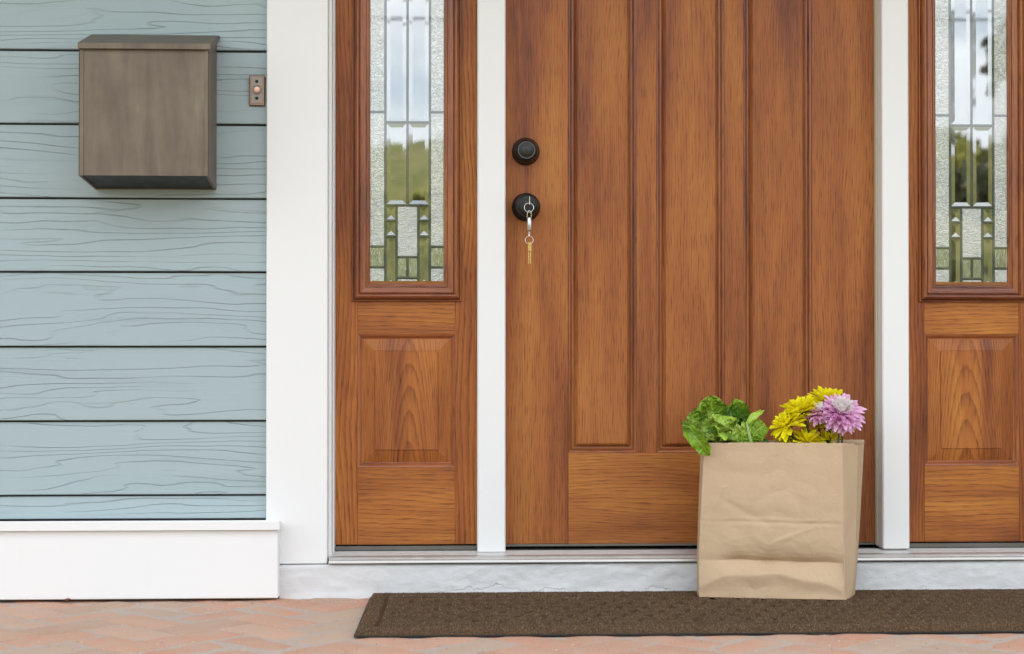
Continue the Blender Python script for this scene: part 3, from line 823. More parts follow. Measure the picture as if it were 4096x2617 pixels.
part('front_panel', slab4([(bl + .002, YMF + .0022, zbf + .001), (brr - .002, YMF + .0022, zbf + .001), (brr - .002, YMF + .0022, ztf), (bl + .002, YMF + .0022, ztf)], (0, 1, 0), th), BRONZE, mb)
part('front_flange', box_me(bl, bl + fl, YMF, YMF + .0018, zbf, ztf, .0005), BRONZE, mb)
part('front_flange', box_me(brr - fl, brr, YMF, YMF + .0018, zbf, ztf, .0005), BRONZE, mb)
part('side_panel', slab4([(brr, YMF, zbf), (br_b, YMB, zbb), (br_b, YMB, ztb), (brr, YMF, ztf)], (-1, 0, 0), th), BRONZE, mb)
part('side_panel', slab4([(bl, YMB * .0 + YMF, zbf), (bl, YMF, ztf), (bl_b, YMB, ztb), (bl_b, YMB, zbb)], (1, 0, 0), th), BRONZE, mb)
part('back_panel', slab4([(bl_b, YMB, zbb), (br_b, YMB, zbb), (br_b, YMB, ztb), (bl_b, YMB, ztb)], (0, -1, 0), th), BRONZE, mb)
part('bottom_panel', slab4([(bl + .0022, YMF + .004, zbf + .0022), (brr - .0022, YMF + .004, zbf + .0022), (br_b - .0022, YMB - .0022, zbb + .0022), (bl_b + .0022, YMB - .0022, zbb + .0022)], (0, 0, 1), th), DARKMETAL, mb)
for a_, b_ in (((bl + .0018, YMF + .0012, zbf - .0002), (bl_b + .0018, YMB - .002, zbb - .0002)), ((brr - .006, YMF + .0012, zbf - .0002), (br_b - .006, YMB - .002, zbb - .0002))):
    part('bottom_flange', slab4([a_, (a_[0] + .0042, a_[1], a_[2]), (b_[0] + .0042, b_[1], b_[2]), b_], (0, 0, .0014 / .0016), th), BRONZE, mb)
for fx, fy in ((.07, .16), (.93, .16), (.5, .45)):
    cxx = bl + (brr - bl) * fx + .012; cyy = YMF + (YMB - YMF) * fy; czz = zbf + (zbb - zbf) * fy + .0016
    part('rivet', pyd('rv', [(cxx + .003 * math.cos(a * .7854), cyy + .003 * math.sin(a * .7854), czz) for a in range(8)], [tuple(range(7, -1, -1))]), RUBBER, mb)
lx0, lx1 = X(310, YMF - .008, 180), X(843, YMF - .008, 185)
lbx0, lbx1 = X(365, YMB, 142), X(876, YMB, 152)
zl_f = Z(176, YMF - .008, 575); zl_b = Z(143, YMB, 620)
lid = thing_part('lid', mb)
part('lid_top', slab4([(lx0, YMF - .008, zl_f), (lx1, YMF - .008, zl_f), (lbx1, YMB, zl_b), (lbx0, YMB, zl_b)], (0, 0, 1), th), BRONZE, lid)
lip = Z(196, YMF - .008, 575)
part('lid_lip', box_me(lx0 + .0002, lx1 - .0002, YMF - .0082, YMF - .0062, lip, zl_f + .0008, .0007), BRONZE, lid)
part('lid_side', slab4([(lx1, YMF - .006, zl_f), (lx1, YMF - .003, lip + .003), (lbx1, YMB, zl_b - .012), (lbx1, YMB, zl_b)], (-1, 0, 0), .0012), BRONZE, lid)
part('lid_side', slab4([(lx0, YMF - .006, zl_f), (lbx0, YMB, zl_b), (lbx0, YMB, zl_b - .012), (lx0, YMF - .003, lip + .003)], (1, 0, 0), .0012), BRONZE, lid)
part('hinge_pin', tube_me([(lbx1 - .02, YMB - .006, zl_b - .004), (lbx1 + .003, YMB - .006, zl_b - .004), (lbx1 + .0035, YMB - .006, zl_b - .004)], [.0028, .0028, .0018], 10), BRONZE, lid)

# ---- doorbell
bc = P(1029, 364, SY); yb = SY + .0035
bell = thing('doorbell', 'small rectangular pewter doorbell plate with round copper button', 'doorbell', tuple(bc))
px0, px1, pz0, pz1 = X(998, yb, 364), X(1061, yb, 364), Z(425, yb, 1029), Z(305, yb, 1029)
part('back_plate', box_me(px0, px1, yb - .009, yb + .004, pz0, pz1, .0018), simple('bell_dark_edge', (.05, .038, .03), .45, .4), bell)
part('copper_rim', box_me(px0 + .0012, px1 - .0012, yb - .0096, yb - .004, pz0 + .0012, pz1 - .0012, .0006), COPEDGE, bell)
part('outer_plate', box_me(px0 + .0022, px1 - .0022, yb - .0102, yb - .005, pz0 + .0022, pz1 - .0022, .0005), PLATE, bell)
part('copper_rim', box_me(px0 + .0038, px1 - .0038, yb - .0112, yb - .006, pz0 + .0045, pz1 - .0038, .0005), COPEDGE, bell)
part('face_plate', box_me(px0 + .0047, px1 - .0047, yb - .0122, yb - .006, pz0 + .0054, pz1 - .0047, .0005), PLATE, bell)
bq = Vector(((px0 + px1) / 2, yb - .012, (pz0 + pz1) / 2 + .001))
bt_ = part('button_ring', lathe_me([(.0117, 0), (.0117, .001), (.0108, .0022), (.0095, .0018), (.0085, .0008), (.0078, .0008)], bq, 32), simple('bell_ring', (.34, .32, .29), .4, .7), bell, True, 40)
part('button', lathe_me([(.0078, 0), (.0076, .004), (.0068, .0058), (.004, .0066), (0, .0068)], bq, 32), COPPER, bell, True, 40)
for zz in (pz1 - .0145, pz0 + .0175):
    part('screw', lathe_me([(.0040, 0), (.0039, .0007), (.0030, .0013), (0, .0014)], (bq.x, bq.y - .0002, zz), 18), simple('screw_black', (.02, .016, .014), .35, .6), bell, True, 40)

# ---- keys hanging from the knob
yk = YF - .086
keyt = thing('key_bunch', 'bunch of keys hanging from the lock of the black door knob', 'keys', tuple(P(2116, 812, yk)))
kp = P(2116.5, 805, yk)
part('lock_key', box_me(kp.x - .0011, kp.x + .0011, -.104, -.0789, Z(822, yk, 2116), Z(788, yk, 2116), .0006), CHROME, keyt)
def ring(c, r, th_, tilt, mat, name='split_ring'):
    pts = [c + Vector((r * math.cos(a), math.sin(tilt) * r * math.sin(a) * .3, r * math.sin(a))) for a in [2 * math.pi * i / 36 for i in range(36)]]
    part(name, tube_me(pts, th_, 8, True), mat, keyt, True)
rc1 = P(2116, 831, yk - .012); ring(rc1, .0112, .0008, .4, CHROME)
sh = [P(2109, 872, yk - .010), P(2109.5, 856, yk - .011), P(2112, 847, yk - .012), P(2117.5, 844, yk - .013), P(2122.5, 847, yk - .012), P(2124.5, 856, yk - .011), P(2125, 872, yk - .010)]
part('shackle', tube_me(catmull(sh, 22), .0014, 8), CHROME, keyt, True)
bA, bB = P(2117, 871, yk - .010), P(2119, 922, yk - .010)
part('barrel', tube_me([bA, bA.lerp(bB, .03), bA.lerp(bB, .97), bB], [.0046, .0053, .0053, .0046], 20), STEEL, keyt, True, 40)
part('barrel_end', tube_me([bB + Vector((0, 0, .0002)), bB - Vector((0, 0, .001))], .003, 12), RUBBER, keyt)
sw = P(2116.5, 926, yk - .010)
part('swivel', tube_me([sw, sw - Vector((0, 0, .002)), sw - Vector((0, 0, .003)), sw - Vector((0, 0, .0055)), sw - Vector((0, 0, .0065)), sw - Vector((0, 0, .011)), sw - Vector((0, 0, .012))], [.001, .001, .0026, .0026, .0014, .0022, .001], 12), CHROME, keyt, True, 40)
rc2 = P(2117, 961, yk - .010); ring(rc2, .0096, .0008, .3, CHROME)
for kx in (2114.8, 2121.5):
    k0 = P(kx, 970, yk - .010); x_ = k0.x; zt_, zb_ = k0.z, Z(1055, yk - .010, 2116)
    prof = [(.0, .0008), (.001, .0016), (.006, .0018), (.008, .0011), (.010, .0019), (.0145, .0019), (.0165, .0011), (.0175, .0015), (.0215, .0015), (.0225, .0011), (zt_ - zb_ - .001, .0011), (zt_ - zb_, .0006)]
    vs = []
    for d, hw in prof:
        y2 = .011 if d < .022 else .0042
        vs += [(x_ - hw, rc2.y - y2, zt_ - d), (x_ + hw, rc2.y - y2, zt_ - d), (x_ + hw, rc2.y + y2, zt_ - d), (x_ - hw, rc2.y + y2, zt_ - d)]
    fs = []
    for i in range(len(prof) - 1):
        for c_ in range(4): fs.append((4 * i + c_, 4 * i + (c_ + 1) % 4, 4 * i + 4 + (c_ + 1) % 4, 4 * i + 4 + c_))
    fs += [(0, 3, 2, 1), tuple(4 * (len(prof) - 1) + c_ for c_ in range(4))]
    part('house_key', pyd('key', vs, fs), BRASS, keyt)

# ---- doormat
MX0, MX1, MY0, MY1 = X(1444, -.67, 2545), 1.56, -.668, -.128
mh = .0135
mat_t = thing('doormat', 'long dark brown fibre doormat lying in front of the step', 'doormat', ((MX0 + MX1) / 2, (MY0 + MY1) / 2, 0))
ROT = R(.9)
mc = Vector(((MX0 + MX1) / 2, (MY0 + MY1) / 2, 0))
def mrot(x, y, z):
    # tiny turn on the floor about the mat's back edge
    return Vector((x - (y - MY1) * -.055 * max(0, 1 - (x - MX0) / .4) * 0 + (y - MY1) * .022 * max(0, 1 - (x - MX0) / .7), y, z))
def mat_h(x, y):
    u, v = x - MX0, y - MY0; e = min(u, v, MX1 - x, MY1 - y)
    h = mh
    if e < .012: h *= math.sqrt(max(0, 1 - ((.012 - e) / .012) ** 2)) * .9 + .1
    def groove(d, w_): return max(0, 1 - (d / w_) ** 2)
    gv = 0
    if e < .06: gv = groove(abs(e - .042), .0065) * .6
    else:
        cu = (u - .042) / .058; cv = (v - .042) / .058
        row = math.floor(cv)
        sh_ = .5 if row % 2 else 0
        du = abs((cu + sh_) - round(cu + sh_)) * .058; dv = abs(cv - round(cv)) * .058
        k = .85 + .45 * noise.noise(Vector((x * 9, y * 14, 5)))
        gv = max(groove(du, .0075), groove(dv, .0075) * .9) * max(0, min(1, k))
        gv *= 1 - .6 * min(1, max(0, (u - .4) / .9))
    return h - gv * .0115 + noise.noise(Vector((x * 60, y * 60, 1))) * .0009
nx, ny = 420, 120
vs, fs = [], []
for j in range(ny + 1):
    for i in range(nx + 1):
        x = MX0 + (MX1 - MX0) * i / nx; y = MY0 + (MY1 - MY0) * j / ny
        vs.append(mrot(x, y, .0025 + mat_h(x, y) * .96))
for j in range(ny):
    for i in range(nx):
        a = j * (nx + 1) + i; fs.append((a, a + 1, a + nx + 2, a + nx + 1))
part('mat_body', pyd('mat', vs, fs), MATM, mat_t, True)
rb = [mrot(MX0 - .003, MY0 - .004, .0), mrot(MX1 + .003, MY0 - .004, .0), mrot(MX1 + .003, MY1 + .003, .0), mrot(MX0 - .003, MY1 + .003, .0)]
part('rubber_backing', pyd('rub', [v + Vector((0, 0, .0018)) for v in rb] + [v + Vector((0, 0, .0042)) for v in rb], [(3, 2, 1, 0), (4, 5, 6, 7), (0, 1, 5, 4), (1, 2, 6, 5), (2, 3, 7, 6), (3, 0, 4, 7)]), RUBBER, mat_t)
fr = random.Random(11); vs, fs = [], []
for k in range(90000):
    x = fr.uniform(MX0, MX1); y = fr.uniform(MY0, MY1) if fr.random() > .12 else MY0 + abs(fr.gauss(0, .006))
    if x > 1.5: continue
    hh = mat_h(x, y); z = .0025 + hh * .95
    if hh < mh * .72 and fr.random() < .93 and y > MY0 + .014: continue
    L = fr.uniform(.002, .0042); a = fr.uniform(0, 6.283); ti = fr.uniform(.2, 1.15)
    if fr.random() < .02: L *= 2.2
    d = Vector((math.cos(a) * math.sin(ti), math.sin(a) * math.sin(ti), math.cos(ti))) * L
    s_ = Vector((-math.sin(a), math.cos(a), 0)) * fr.uniform(.00035, .0007)
    if fr.random() < .5: s_ = Vector((.0006, 0, 0))
    p = mrot(x, y, z - .0004); b = len(vs)
    vs += [p - s_, p + s_, p + d]; fs.append((b, b + 1, b + 2))
pile = part('pile', pyd('pile', vs, fs), FIBRE, mat_t); pile['kind'] = 'stuff'

# ---- grit swept against the wall, and a dry leaf
gr = random.Random(21); vs, fs = [], []
for k in range(520):
    if gr.random() < .45: x, y = gr.uniform(-1.1, MX0), gr.uniform(YB - .05, YB - .004) if gr.random() < .6 else gr.uniform(-.9, -.16)
    else: x, y = gr.uniform(-1.1, 1.6), gr.uniform(-1.0, -.69)
    if MX0 - .03 < x and y > MY0 - .01: continue
    r_ = gr.uniform(.0006, .0019); b = len(vs); a = gr.uniform(0, 6)
    vs += [(x + r_ * 1.4 * math.cos(a), y + r_ * math.sin(a), .0008), (x + r_ * math.cos(a + 2.1), y + r_ * 1.2 * math.sin(a + 2.1), .0008), (x + r_ * math.cos(a + 4.2), y + r_ * math.sin(a + 4.2), .0008), (x, y, .001 + r_ * gr.uniform(.5, 1.1))]
    fs += [(b, b + 1, b + 3), (b + 1, b + 2, b + 3), (b + 2, b, b + 3)]
gm_ = M('grit', .9, .1); gi = gm_.n.new('ShaderNodeNewGeometry').outputs['Random Per Island']
gm_.color(gm_.ramp(gi, [(0, (.10, .07, .04)), (.4, (.3, .22, .14)), (.7, (.6, .5, .38)), (1, (.75, .7, .6))]))
grit = obj('grit', pyd('grit', vs, fs), gm_.m); grit['kind'] = 'stuff'
lc = Vector((X(262, YB - .012, 2400), YB - .014, .004))
dl = thing('dry_leaf', 'tiny dry curled leaf on the bricks against the white base board', 'leaf', tuple(lc))
part('blade', pyd('dry', [lc + Vector(v) for v in ((-.014, 0, .001), (-.004, -.005, .004), (.006, -.004, .002), (.013, .001, .006), (.004, .005, .007), (-.006, .004, .003))], [(0, 1, 5), (1, 2, 4, 5), (2, 3, 4)]), simple('dry_leaf_brown', (.16, .06, .035), .8, 0, .2, .4, 200), dl)

# ---- paper bag
ZM = .0145
bag_c = P(3100, 2400, -.2)
bag = thing('paper_bag', 'creased brown paper grocery bag filled with lettuce and flowers', 'bag', (bag_c.x, -.2, ZM))
ZBT = Z(1772, -.265, 3100)
HB = ZBT - ZM
def zy(t): return 2405 - t * 633
COR = {
 'FL': [(0, 2796, -.236), (.06, 2794, -.238), (.24, 2795, -.238), (.5, 2801, -.238), (1, 2817, -.242)],
 'FR': [(0, 3384, -.296), (.06, 3377, -.294), (.24, 3376, -.290), (.5, 3374, -.286), (1, 3368, -.282)],
 'MR': [(0, 3404, -.262), (.06, 3414, -.250), (.24, 3424, -.240), (.5, 3428, -.232), (1, 3437, -.226)],
 'BR': [(0, 3420, -.205), (.06, 3424, -.190), (.24, 3431, -.175), (.5, 3441, -.165), (1, 3457, -.155)],
 'BL': [(0, 2812, -.150), (.24, 2814, -.150), (.5, 2820, -.150), (1, 2836, -.152)],
 'ML': [(0, 2789, -.200), (.24, 2788, -.198), (.5, 2792, -.198), (1, 2803, -.200)],
}
def corner(k, t):
    tab = COR[k]
    px = lerp_lin([(a, b) for a, b, c in tab], t); yy = lerp_lin([(a, c) for a, b, c in tab], t)
    p = P(px, zy(t), yy); return Vector((p.x, yy, ZM + HB * t))
def lerp_lin(tab, t):
    for (a, va), (b, vb) in zip(tab, tab[1:]):
        if t <= b: return va + (vb - va) * (t - a) / (b - a)
    return tab[-1][1]
UPPER = [(.237, -26), (.25, -19.5), (.27, -12), (.30, -6.2), (.34, -2.0), (.38, 0)]
def sm(a, b, x):
    f = min(1, max(0, (x - a) / (b - a))); return f * f * (3 - 2 * f)
def fold_off(t, s):
    """millimetres the front sheet stands out of its plane"""
    t = t + .016 * (s - .5) + .006 * noise.noise(Vector((s * 5, 7, 1)))
    wu = sm(.02, .42, s) * (1 - .25 * sm(.8, 1, s)) * .8 + .28
    wu *= .85 + .35 * noise.noise(Vector((s * 6, 3, 3)))
    if t >= .237:
        tt = .237 + (t - .237) * (1.0 + .55 * noise.noise(Vector((s * 5, 1, 8))))
        o = lerp_lin2(UPPER, tt) * wu
    else:
        arc = .05 + (.105 + .05 * noise.noise(Vector((s * 3.2, 4, 4)))) * max(0, math.sin(math.pi * min(1, max(0, s * .96 + .02)))) ** .75     # crest of the lower bulge
        top = -26 * wu; crest = 4.0
        if t > arc:
            f = max(0, (t - arc) / (.237 - arc)); o = crest + (top - crest) * (.35 * f ** 2 + .65 * f ** 1.15)
        else:
            f = max(0, t / arc); o = crest * f * f * (3 - 2 * f) - 3.6 * max(0, math.sin(math.pi * min(1, max(0, f)))) ** 1.5 * sm(.03, .12, arc)
    o += (1.0 * math.exp(-((t - .508) / .012) ** 2) - 1.1 * math.exp(-((t - .487) / .010) ** 2) + .5 * math.exp(-((t - .465) / .014) ** 2)) * (.7 + .6 * noise.noise(Vector((s * 4, 9, 2))))
    return o
def lerp_lin2(tab, t):
    if t <= tab[0][0]: return tab[0][1]
    for (a, va), (b, vb) in zip(tab, tab[1:]):
        if t <= b: return va + (vb - va) * (t - a) / (b - a)
    return tab[-1][1]
def crumple(x, z, s=0):
    v = Vector((x * 4.6, z * 4.6, s)); a = noise.noise(v); b = abs(noise.noise(v * 2.1 + Vector((3, 1, 0)))); c = abs(noise.noise(v * 4.3 + Vector((1, 7, 2))))
    return a * .0062 + b * .0062 - .0018 + c * .0024
def panel_grid(k0, k1, nu, nv, front=0.0, amp=1.0, seed=0, topcut=True):
    vs, fs = [], []
    for j in range(nv + 1):
        t = j / nv
        A, B = corner(k0, t), corner(k1, t)
        n = Vector(((B - A).y, -(B - A).x, 0)).normalized()
        for i in range(nu + 1):
            s = i / nu; p = A.lerp(B, s)
            wgt = min(1, math.sin(math.pi * s) ** .55 if 0 < s < 1 else 0)
            off = crumple(p.x + p.y, p.z, seed) * amp * wgt
            if front:
                off += fold_off(t, s) * .001 * front * (.35 * (0 < s < 1) + .65 * wgt)
                off += .0016 * math.exp(-((s - .1 - (t - .6) * .5) / .02) ** 2) * (0.3 < t < .72) * wgt
                off += .0018 * math.exp(-((t - .40 - .35 * (s - .62)) / .016) ** 2) * sm(.45, .6, s) * (1 - sm(.7, .85, s)) * wgt
                off -= .0020 * math.exp(-((t - .56 + .45 * (s - .3)) / .03) ** 2) * sm(.05, .2, s) * (1 - sm(.4, .6, s)) * wgt
            q = p + n * off
            if j == nv: q.z += noise.noise(Vector((p.x * 16, p.y * 16, 4))) * .0018 + (random.Random(int(i * 7 + seed * 100)).uniform(-.0007, .0007)) - (.007 * s if k0 == 'FR' else (.007 + .002 * s if k0 == 'MR' else 0)) 
            vs.append(q)
    for j in range(nv):
        for i in range(nu):
            a = j * (nu + 1) + i; fs.append((a, a + 1, a + nu + 2, a + nu + 1))
    return vs, fs
def bag_panel(name, k0, k1, nu, nv, front, amp, seed):
    vs, fs = panel_grid(k0, k1, nu, nv, front, amp, seed)
    o = part(name, pyd(name, vs, fs), PAPER, bag, True)
    sm = o.modifiers.new('thickness', 'SOLIDIFY'); sm.thickness = .0005; sm.offset = -1
    return o
bag_panel('front_face', 'FL', 'FR', 170, 220, 1.0, 1.0, 0)
bag_panel('gusset', 'FR', 'MR', 16, 80, 0, .35, 2)
bag_panel('gusset', 'MR', 'BR', 16, 80, 0, .35, 3)
bag_panel('back_face', 'BR', 'BL', 60, 60, 0, .8, 4)
bag_panel('gusset', 'BL', 'ML', 12, 60, 0, .3, 5)
bag_panel('gusset', 'ML', 'FL', 12, 60, 0, .3, 6)
part('bag_floor', pyd('bf', [corner(k, 0.004) for k in ('FL', 'FR', 'MR', 'BR', 'BL', 'ML')], [tuple(range(6))]), PAPER, bag)

# ---- lettuce
ZR = ZBT
let = thing('lettuce', 'head of ruffled green lettuce sticking out of the bag, one leaf hanging over', 'lettuce', (P(2900, 1772, -.2).x, -.2, .2))
def leaf(spine, widths, mat, face=(0, -1, .25), cup=.15, ruf=.006, nr=5, bumpa=.004, seed=0, nu=56, nv=64, jag=.08, curl=0.0, roll=0.0, cell=95, name='leaf', lim=None):
    sp = catmull([P(*s) for s in spine], nv + 1)
    f = Vector(face).normalized(); vs, fs, uv, ve = [], [], [], []
    pmm = .595e-3; LEN = sum((sp[i + 1] - sp[i]).length for i in range(nv))
    for j in range(nv + 1):
        v = j / nv; t = (sp[min(j + 1, nv)] - sp[max(j - 1, 0)]).normalized()
        sd_ = t.cross(f).normalized(); n = sd_.cross(t).normalized()
        if roll:
            q = Matrix.Rotation(roll * v, 3, t); sd_ = q @ sd_; n = q @ n
        w_ = lerp_tab(widths, v) * pmm
        for i in range(nu + 1):
            u = -1 + 2 * i / nu
            sg = 1 if u > 0 else -1
            wj = w_ * (1 + jag * (noise.noise(Vector((v * 7, sg * 3, seed))) * 1.3 + .8 * noise.noise(Vector((v * 19, sg * 5, seed + 3))) + .4 * noise.noise(Vector((v * 45, sg * 7, seed + 5)))) * abs(u))
            q2 = Vector((u * w_ * cell * .9 + seed * 3.1, v * LEN * cell + seed - abs(u) * w_ * cell * .5, seed * 1.7))
            q2 += Vector((noise.noise(q2 * .7), noise.noise(q2 * .7 + Vector((5, 5, 5))), 0)) * .45
            ds = noise.voronoi(q2)[0]; dd = ds[1] - ds[0]
            dome = 1 - (1 - min(1, dd * 1.25)) ** 2
            midr = min(1, abs(u) * 4.5)
            blis = (dome - .45) * midr + .35 * noise.noise(q2 * 2.2)
            rf = math.sin(v * nr * 6.28 + seed + (2.1 if u > 0 else 0)) + .55 * math.sin(v * nr * 10.3 + seed * 2 + u * 2)
            edge = abs(u) ** 2.0
            fold = noise.noise(Vector((u * 1.6 + seed * 5, v * 2.4, seed))) * .55
            off = cup * w_ * u * u + ruf * edge * rf + bumpa * blis + fold * ruf * 1.6
            vs.append(sp[j] + sd_ * (u * wj - sg * curl * edge * w_) + n * off)
            uv.append((i / nu, v)); ve.append(max(0, 1 - dd * 5.5) * midr)
    for j in range(nv):
        for i in range(nu):
            a = j * (nu + 1) + i; fs.append((a, a + 1, a + nu + 2, a + nu + 1))
    if lim is not None:
        vs = [Vector((p.x, max(p.y, lim), p.z)) if p.z < ZBT + .004 else p for p in vs]
    me = pyd('leaf', vs, fs); ul = me.uv_layers.new(name='UVMap')
    for lp in me.loops: ul.data[lp.index].uv = uv[lp.vertex_index]
    at = me.attributes.new('vein', 'FLOAT', 'POINT')
    at.data.foreach_set('value', ve)
    return part(name, me, mat, let, True)
B = dict(lim=-.232)
# broad back crown
leaf([(2880, 1840, -.175), (2862, 1745, -.17), (2848, 1660, -.175), (2846, 1586, -.195)], [(0, 40), (.3, 84), (.58, 92), (.8, 74), (.93, 40), (1, 10)], LF_MID, (-.05, -1, .25), .25, .008, 2.5, .0062, 1, jag=.13, **B)
leaf([(2850, 1840, -.19), (2815, 1750, -.19), (2795, 1685, -.197), (2790, 1630, -.21)], [(0, 35), (.4, 52), (.75, 46), (1, 10)], LF_MID, (-.35, -1, .3), .35, .006, 3, .0055, 2, jag=.12, **B)
# right crown: bright ruffled rim above dark folds
leaf([(2945, 1830, -.18), (2945, 1740, -.178), (2940, 1660, -.182), (2930, 1603, -.195)], [(0, 40), (.4, 52), (.72, 52), (.92, 40), (1, 20)], LF_MID, (.2, -1, .3), .5, .008, 4, .0055, 3, jag=.14, **B)
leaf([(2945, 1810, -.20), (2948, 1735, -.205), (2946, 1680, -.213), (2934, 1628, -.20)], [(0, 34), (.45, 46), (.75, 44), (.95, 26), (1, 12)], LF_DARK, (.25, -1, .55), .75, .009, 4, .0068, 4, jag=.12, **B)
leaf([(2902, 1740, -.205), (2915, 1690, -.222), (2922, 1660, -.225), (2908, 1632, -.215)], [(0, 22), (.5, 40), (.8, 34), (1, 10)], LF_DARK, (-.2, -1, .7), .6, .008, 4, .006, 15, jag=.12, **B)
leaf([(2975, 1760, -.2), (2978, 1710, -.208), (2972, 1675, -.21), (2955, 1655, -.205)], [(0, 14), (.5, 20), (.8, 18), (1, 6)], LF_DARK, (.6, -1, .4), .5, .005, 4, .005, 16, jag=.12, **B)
# small folded leaf lying across the crown
leaf([(2872, 1720, -.215), (2850, 1680, -.226), (2838, 1655, -.228), (2830, 1640, -.222)], [(0, 20), (.45, 26), (.8, 18), (1, 4)], LF_OLIVE, (-.4, -1, .4), -.5, .005, 3, .004, 14, **B)
# light blistered front leaf
leaf([(2960, 1850, -.222), (2940, 1770, -.228), (2905, 1712, -.24), (2845, 1662, -.236)], [(0, 44), (.3, 56), (.6, 52), (.85, 34), (1, 10)], LF_LIGHT, (.15, -1, .4), .25, .006, 3, .0062, 5, jag=.1, **B)
# dark olive wrapped leaf in front with its rim curling over
leaf([(2890, 1850, -.222), (2868, 1775, -.232), (2840, 1728, -.248), (2806, 1688, -.245)], [(0, 56), (.3, 62), (.6, 54), (.88, 32), (1, 10)], LF_OLIVE, (-.1, -1, .45), .7, .009, 3.5, .0066, 6, jag=.1, **B)
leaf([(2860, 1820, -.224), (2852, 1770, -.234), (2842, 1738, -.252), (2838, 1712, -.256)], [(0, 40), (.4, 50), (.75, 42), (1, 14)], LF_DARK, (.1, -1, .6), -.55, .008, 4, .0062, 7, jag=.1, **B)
leaf([(2910, 1830, -.224), (2905, 1785, -.230), (2893, 1755, -.243), (2872, 1738, -.248)], [(0, 34), (.4, 40), (.8, 28), (1, 8)], LF_OLIVE, (.3, -1, .5), .5, .007, 4, .006, 17, jag=.12, **B)
# left lobe and the pale leaf hanging over the corner of the bag
leaf([(2850, 1745, -.236), (2800, 1722, -.25), (2762, 1706, -.254), (2728, 1702, -.248)], [(0, 26), (.45, 32), (.8, 22), (1, 9)], LF_OLIVE, (-.1, -1, .7), .55, .006, 2.5, .005, 9, jag=.12)
leaf([(2738, 1704, -.246), (2766, 1732, -.262), (2797, 1768, -.268), (2820, 1798, -.265), (2836, 1824, -.258)], [(0, 14), (.2, 27), (.5, 32), (.78, 25), (.94, 11), (1, 2)], LF_MID, (-.5, -1, .15), .45, .0028, 2, .0024, 8, jag=.05, cell=70)
# right sprays
leaf([(3012, 1850, -.215), (3006, 1780, -.222), (3022, 1728, -.226), (3062, 1700, -.222)], [(0, 8), (.28, 18), (.55, 38), (.82, 40), (.95, 30), (1, 18)], LF_MID, (.1, -1, .3), .3, .006, 2.2, .0042, 10, jag=.09, **B)
leaf([(2986, 1790, -.225), (2990, 1725, -.23), (3006, 1678, -.228), (3030, 1657, -.222), (3057, 1641, -.215)], [(0, 7), (.3, 11), (.6, 14), (.82, 10), (1, 2)], LF_LIGHT, (-.5, -1, 0), .5, .0025, 3, .0015, 11, nu=20, jag=.12, **B)
leaf([(2968, 1840, -.226), (2976, 1770, -.231), (2982, 1720, -.232), (2968, 1688, -.228)], [(0, 18), (.5, 20), (.8, 16), (1, 5)], LF_LIGHT, (.4, -1, .1), .3, .004, 3, .0035, 12, jag=.08, **B)
leaf([(2995, 1830, -.226), (2992, 1785, -.232), (2986, 1755, -.234), (2990, 1735, -.23)], [(0, 14), (.5, 18), (1, 5)], LF_MID, (.2, -1, .1), .4, .004, 3, .004, 18, jag=.1, **B)
part('rib', tube_me(catmull([P(3012, 1800, -.232), P(2998, 1745, -.236), (P(2990, 1705, -.234)), P(2985, 1690, -.23)], 16), [.0042] * 6 + [.0036] * 5 + [.0028] * 5, 10), simple('pale_rib', (.30, .42, .14), .4), let, True)

# stalk of another vegetable
vg = thing('vegetable_stalk', 'dark green ridged vegetable stalk peeking over the bag rim between lettuce and flowers', 'vegetable', tuple(P(3062, 1778, -.22)))
vs, fs = [], []; sc_ = P(3066, 1795, -.22); seg = 30
for j, (h, r_) in enumerate([(-.09, .018), (-.02, .0185), (0, .0172), (.0065, .0150), (.0115, .0100), (.0150, .0062), (.0200, .0056), (.0230, .0062), (.0232, .0)]):
    for k in range(seg):
        a = 2 * math.pi * k / seg; rr_ = r_ * (1 + .10 * math.cos(5 * a))
        vs.append((sc_.x - .08 * h + rr_ * math.cos(a), sc_.y + rr_ * math.sin(a), sc_.z + h))
for j in range(8):
    for k in range(seg): fs.append((j * seg + k, j * seg + (k + 1) % seg, (j + 1) * seg + (k + 1) % seg, (j + 1) * seg + k))
part('stalk', pyd('stalk', vs, fs), simple('stalk_green', (.06, .13, .018), .45, 0, .4, .5, 160), vg, True, 50)

# ---- flowers
def petal_me(name, wd, cupz, bend, mat, notch=.12):
    nu, nv = 4, 7; vs, fs, uv = [], [], []
    for j in range(nv + 1):
        v = j / nv; w_ = wd * lerp_tab([(0, .3), (.35, .72), (.7, 1.0), (.88, .92), (1, .62)], v)
        for i in range(nu + 1):
            u = -1 + 2 * i / nu
            x = v - notch * u * u * max(0, (v - .6) / .4) ** 1.5
            vs.append((x, u * w_, cupz * u * u * (.6 + .4 * v) + bend * v * v)); uv.append((i / nu, v))
    for j in range(nv):
        for i in range(nu):
            a = j * (nu + 1) + i; fs.append((a, a + 1, a + nu + 2, a + nu + 1))
    me = pyd(name, vs, fs); ul = me.uv_layers.new(name='UVMap')
    for lp in me.loops: ul.data[lp.index].uv = uv[lp.vertex_index]
    for p in me.polygons: p.use_smooth = True
    me.materials.append(mat); return me
PET = {
 'y': [petal_me('py', .145, .05, b, PT_Y) for b in (-.12, .05, .2)],
 'p': [petal_me('pp', .125, .07, b, PT_P, .14) for b in (-.15, .02, .16)],
 'w': [petal_me('pw', .17, .08, b, PT_W) for b in (.1, .25)],
}
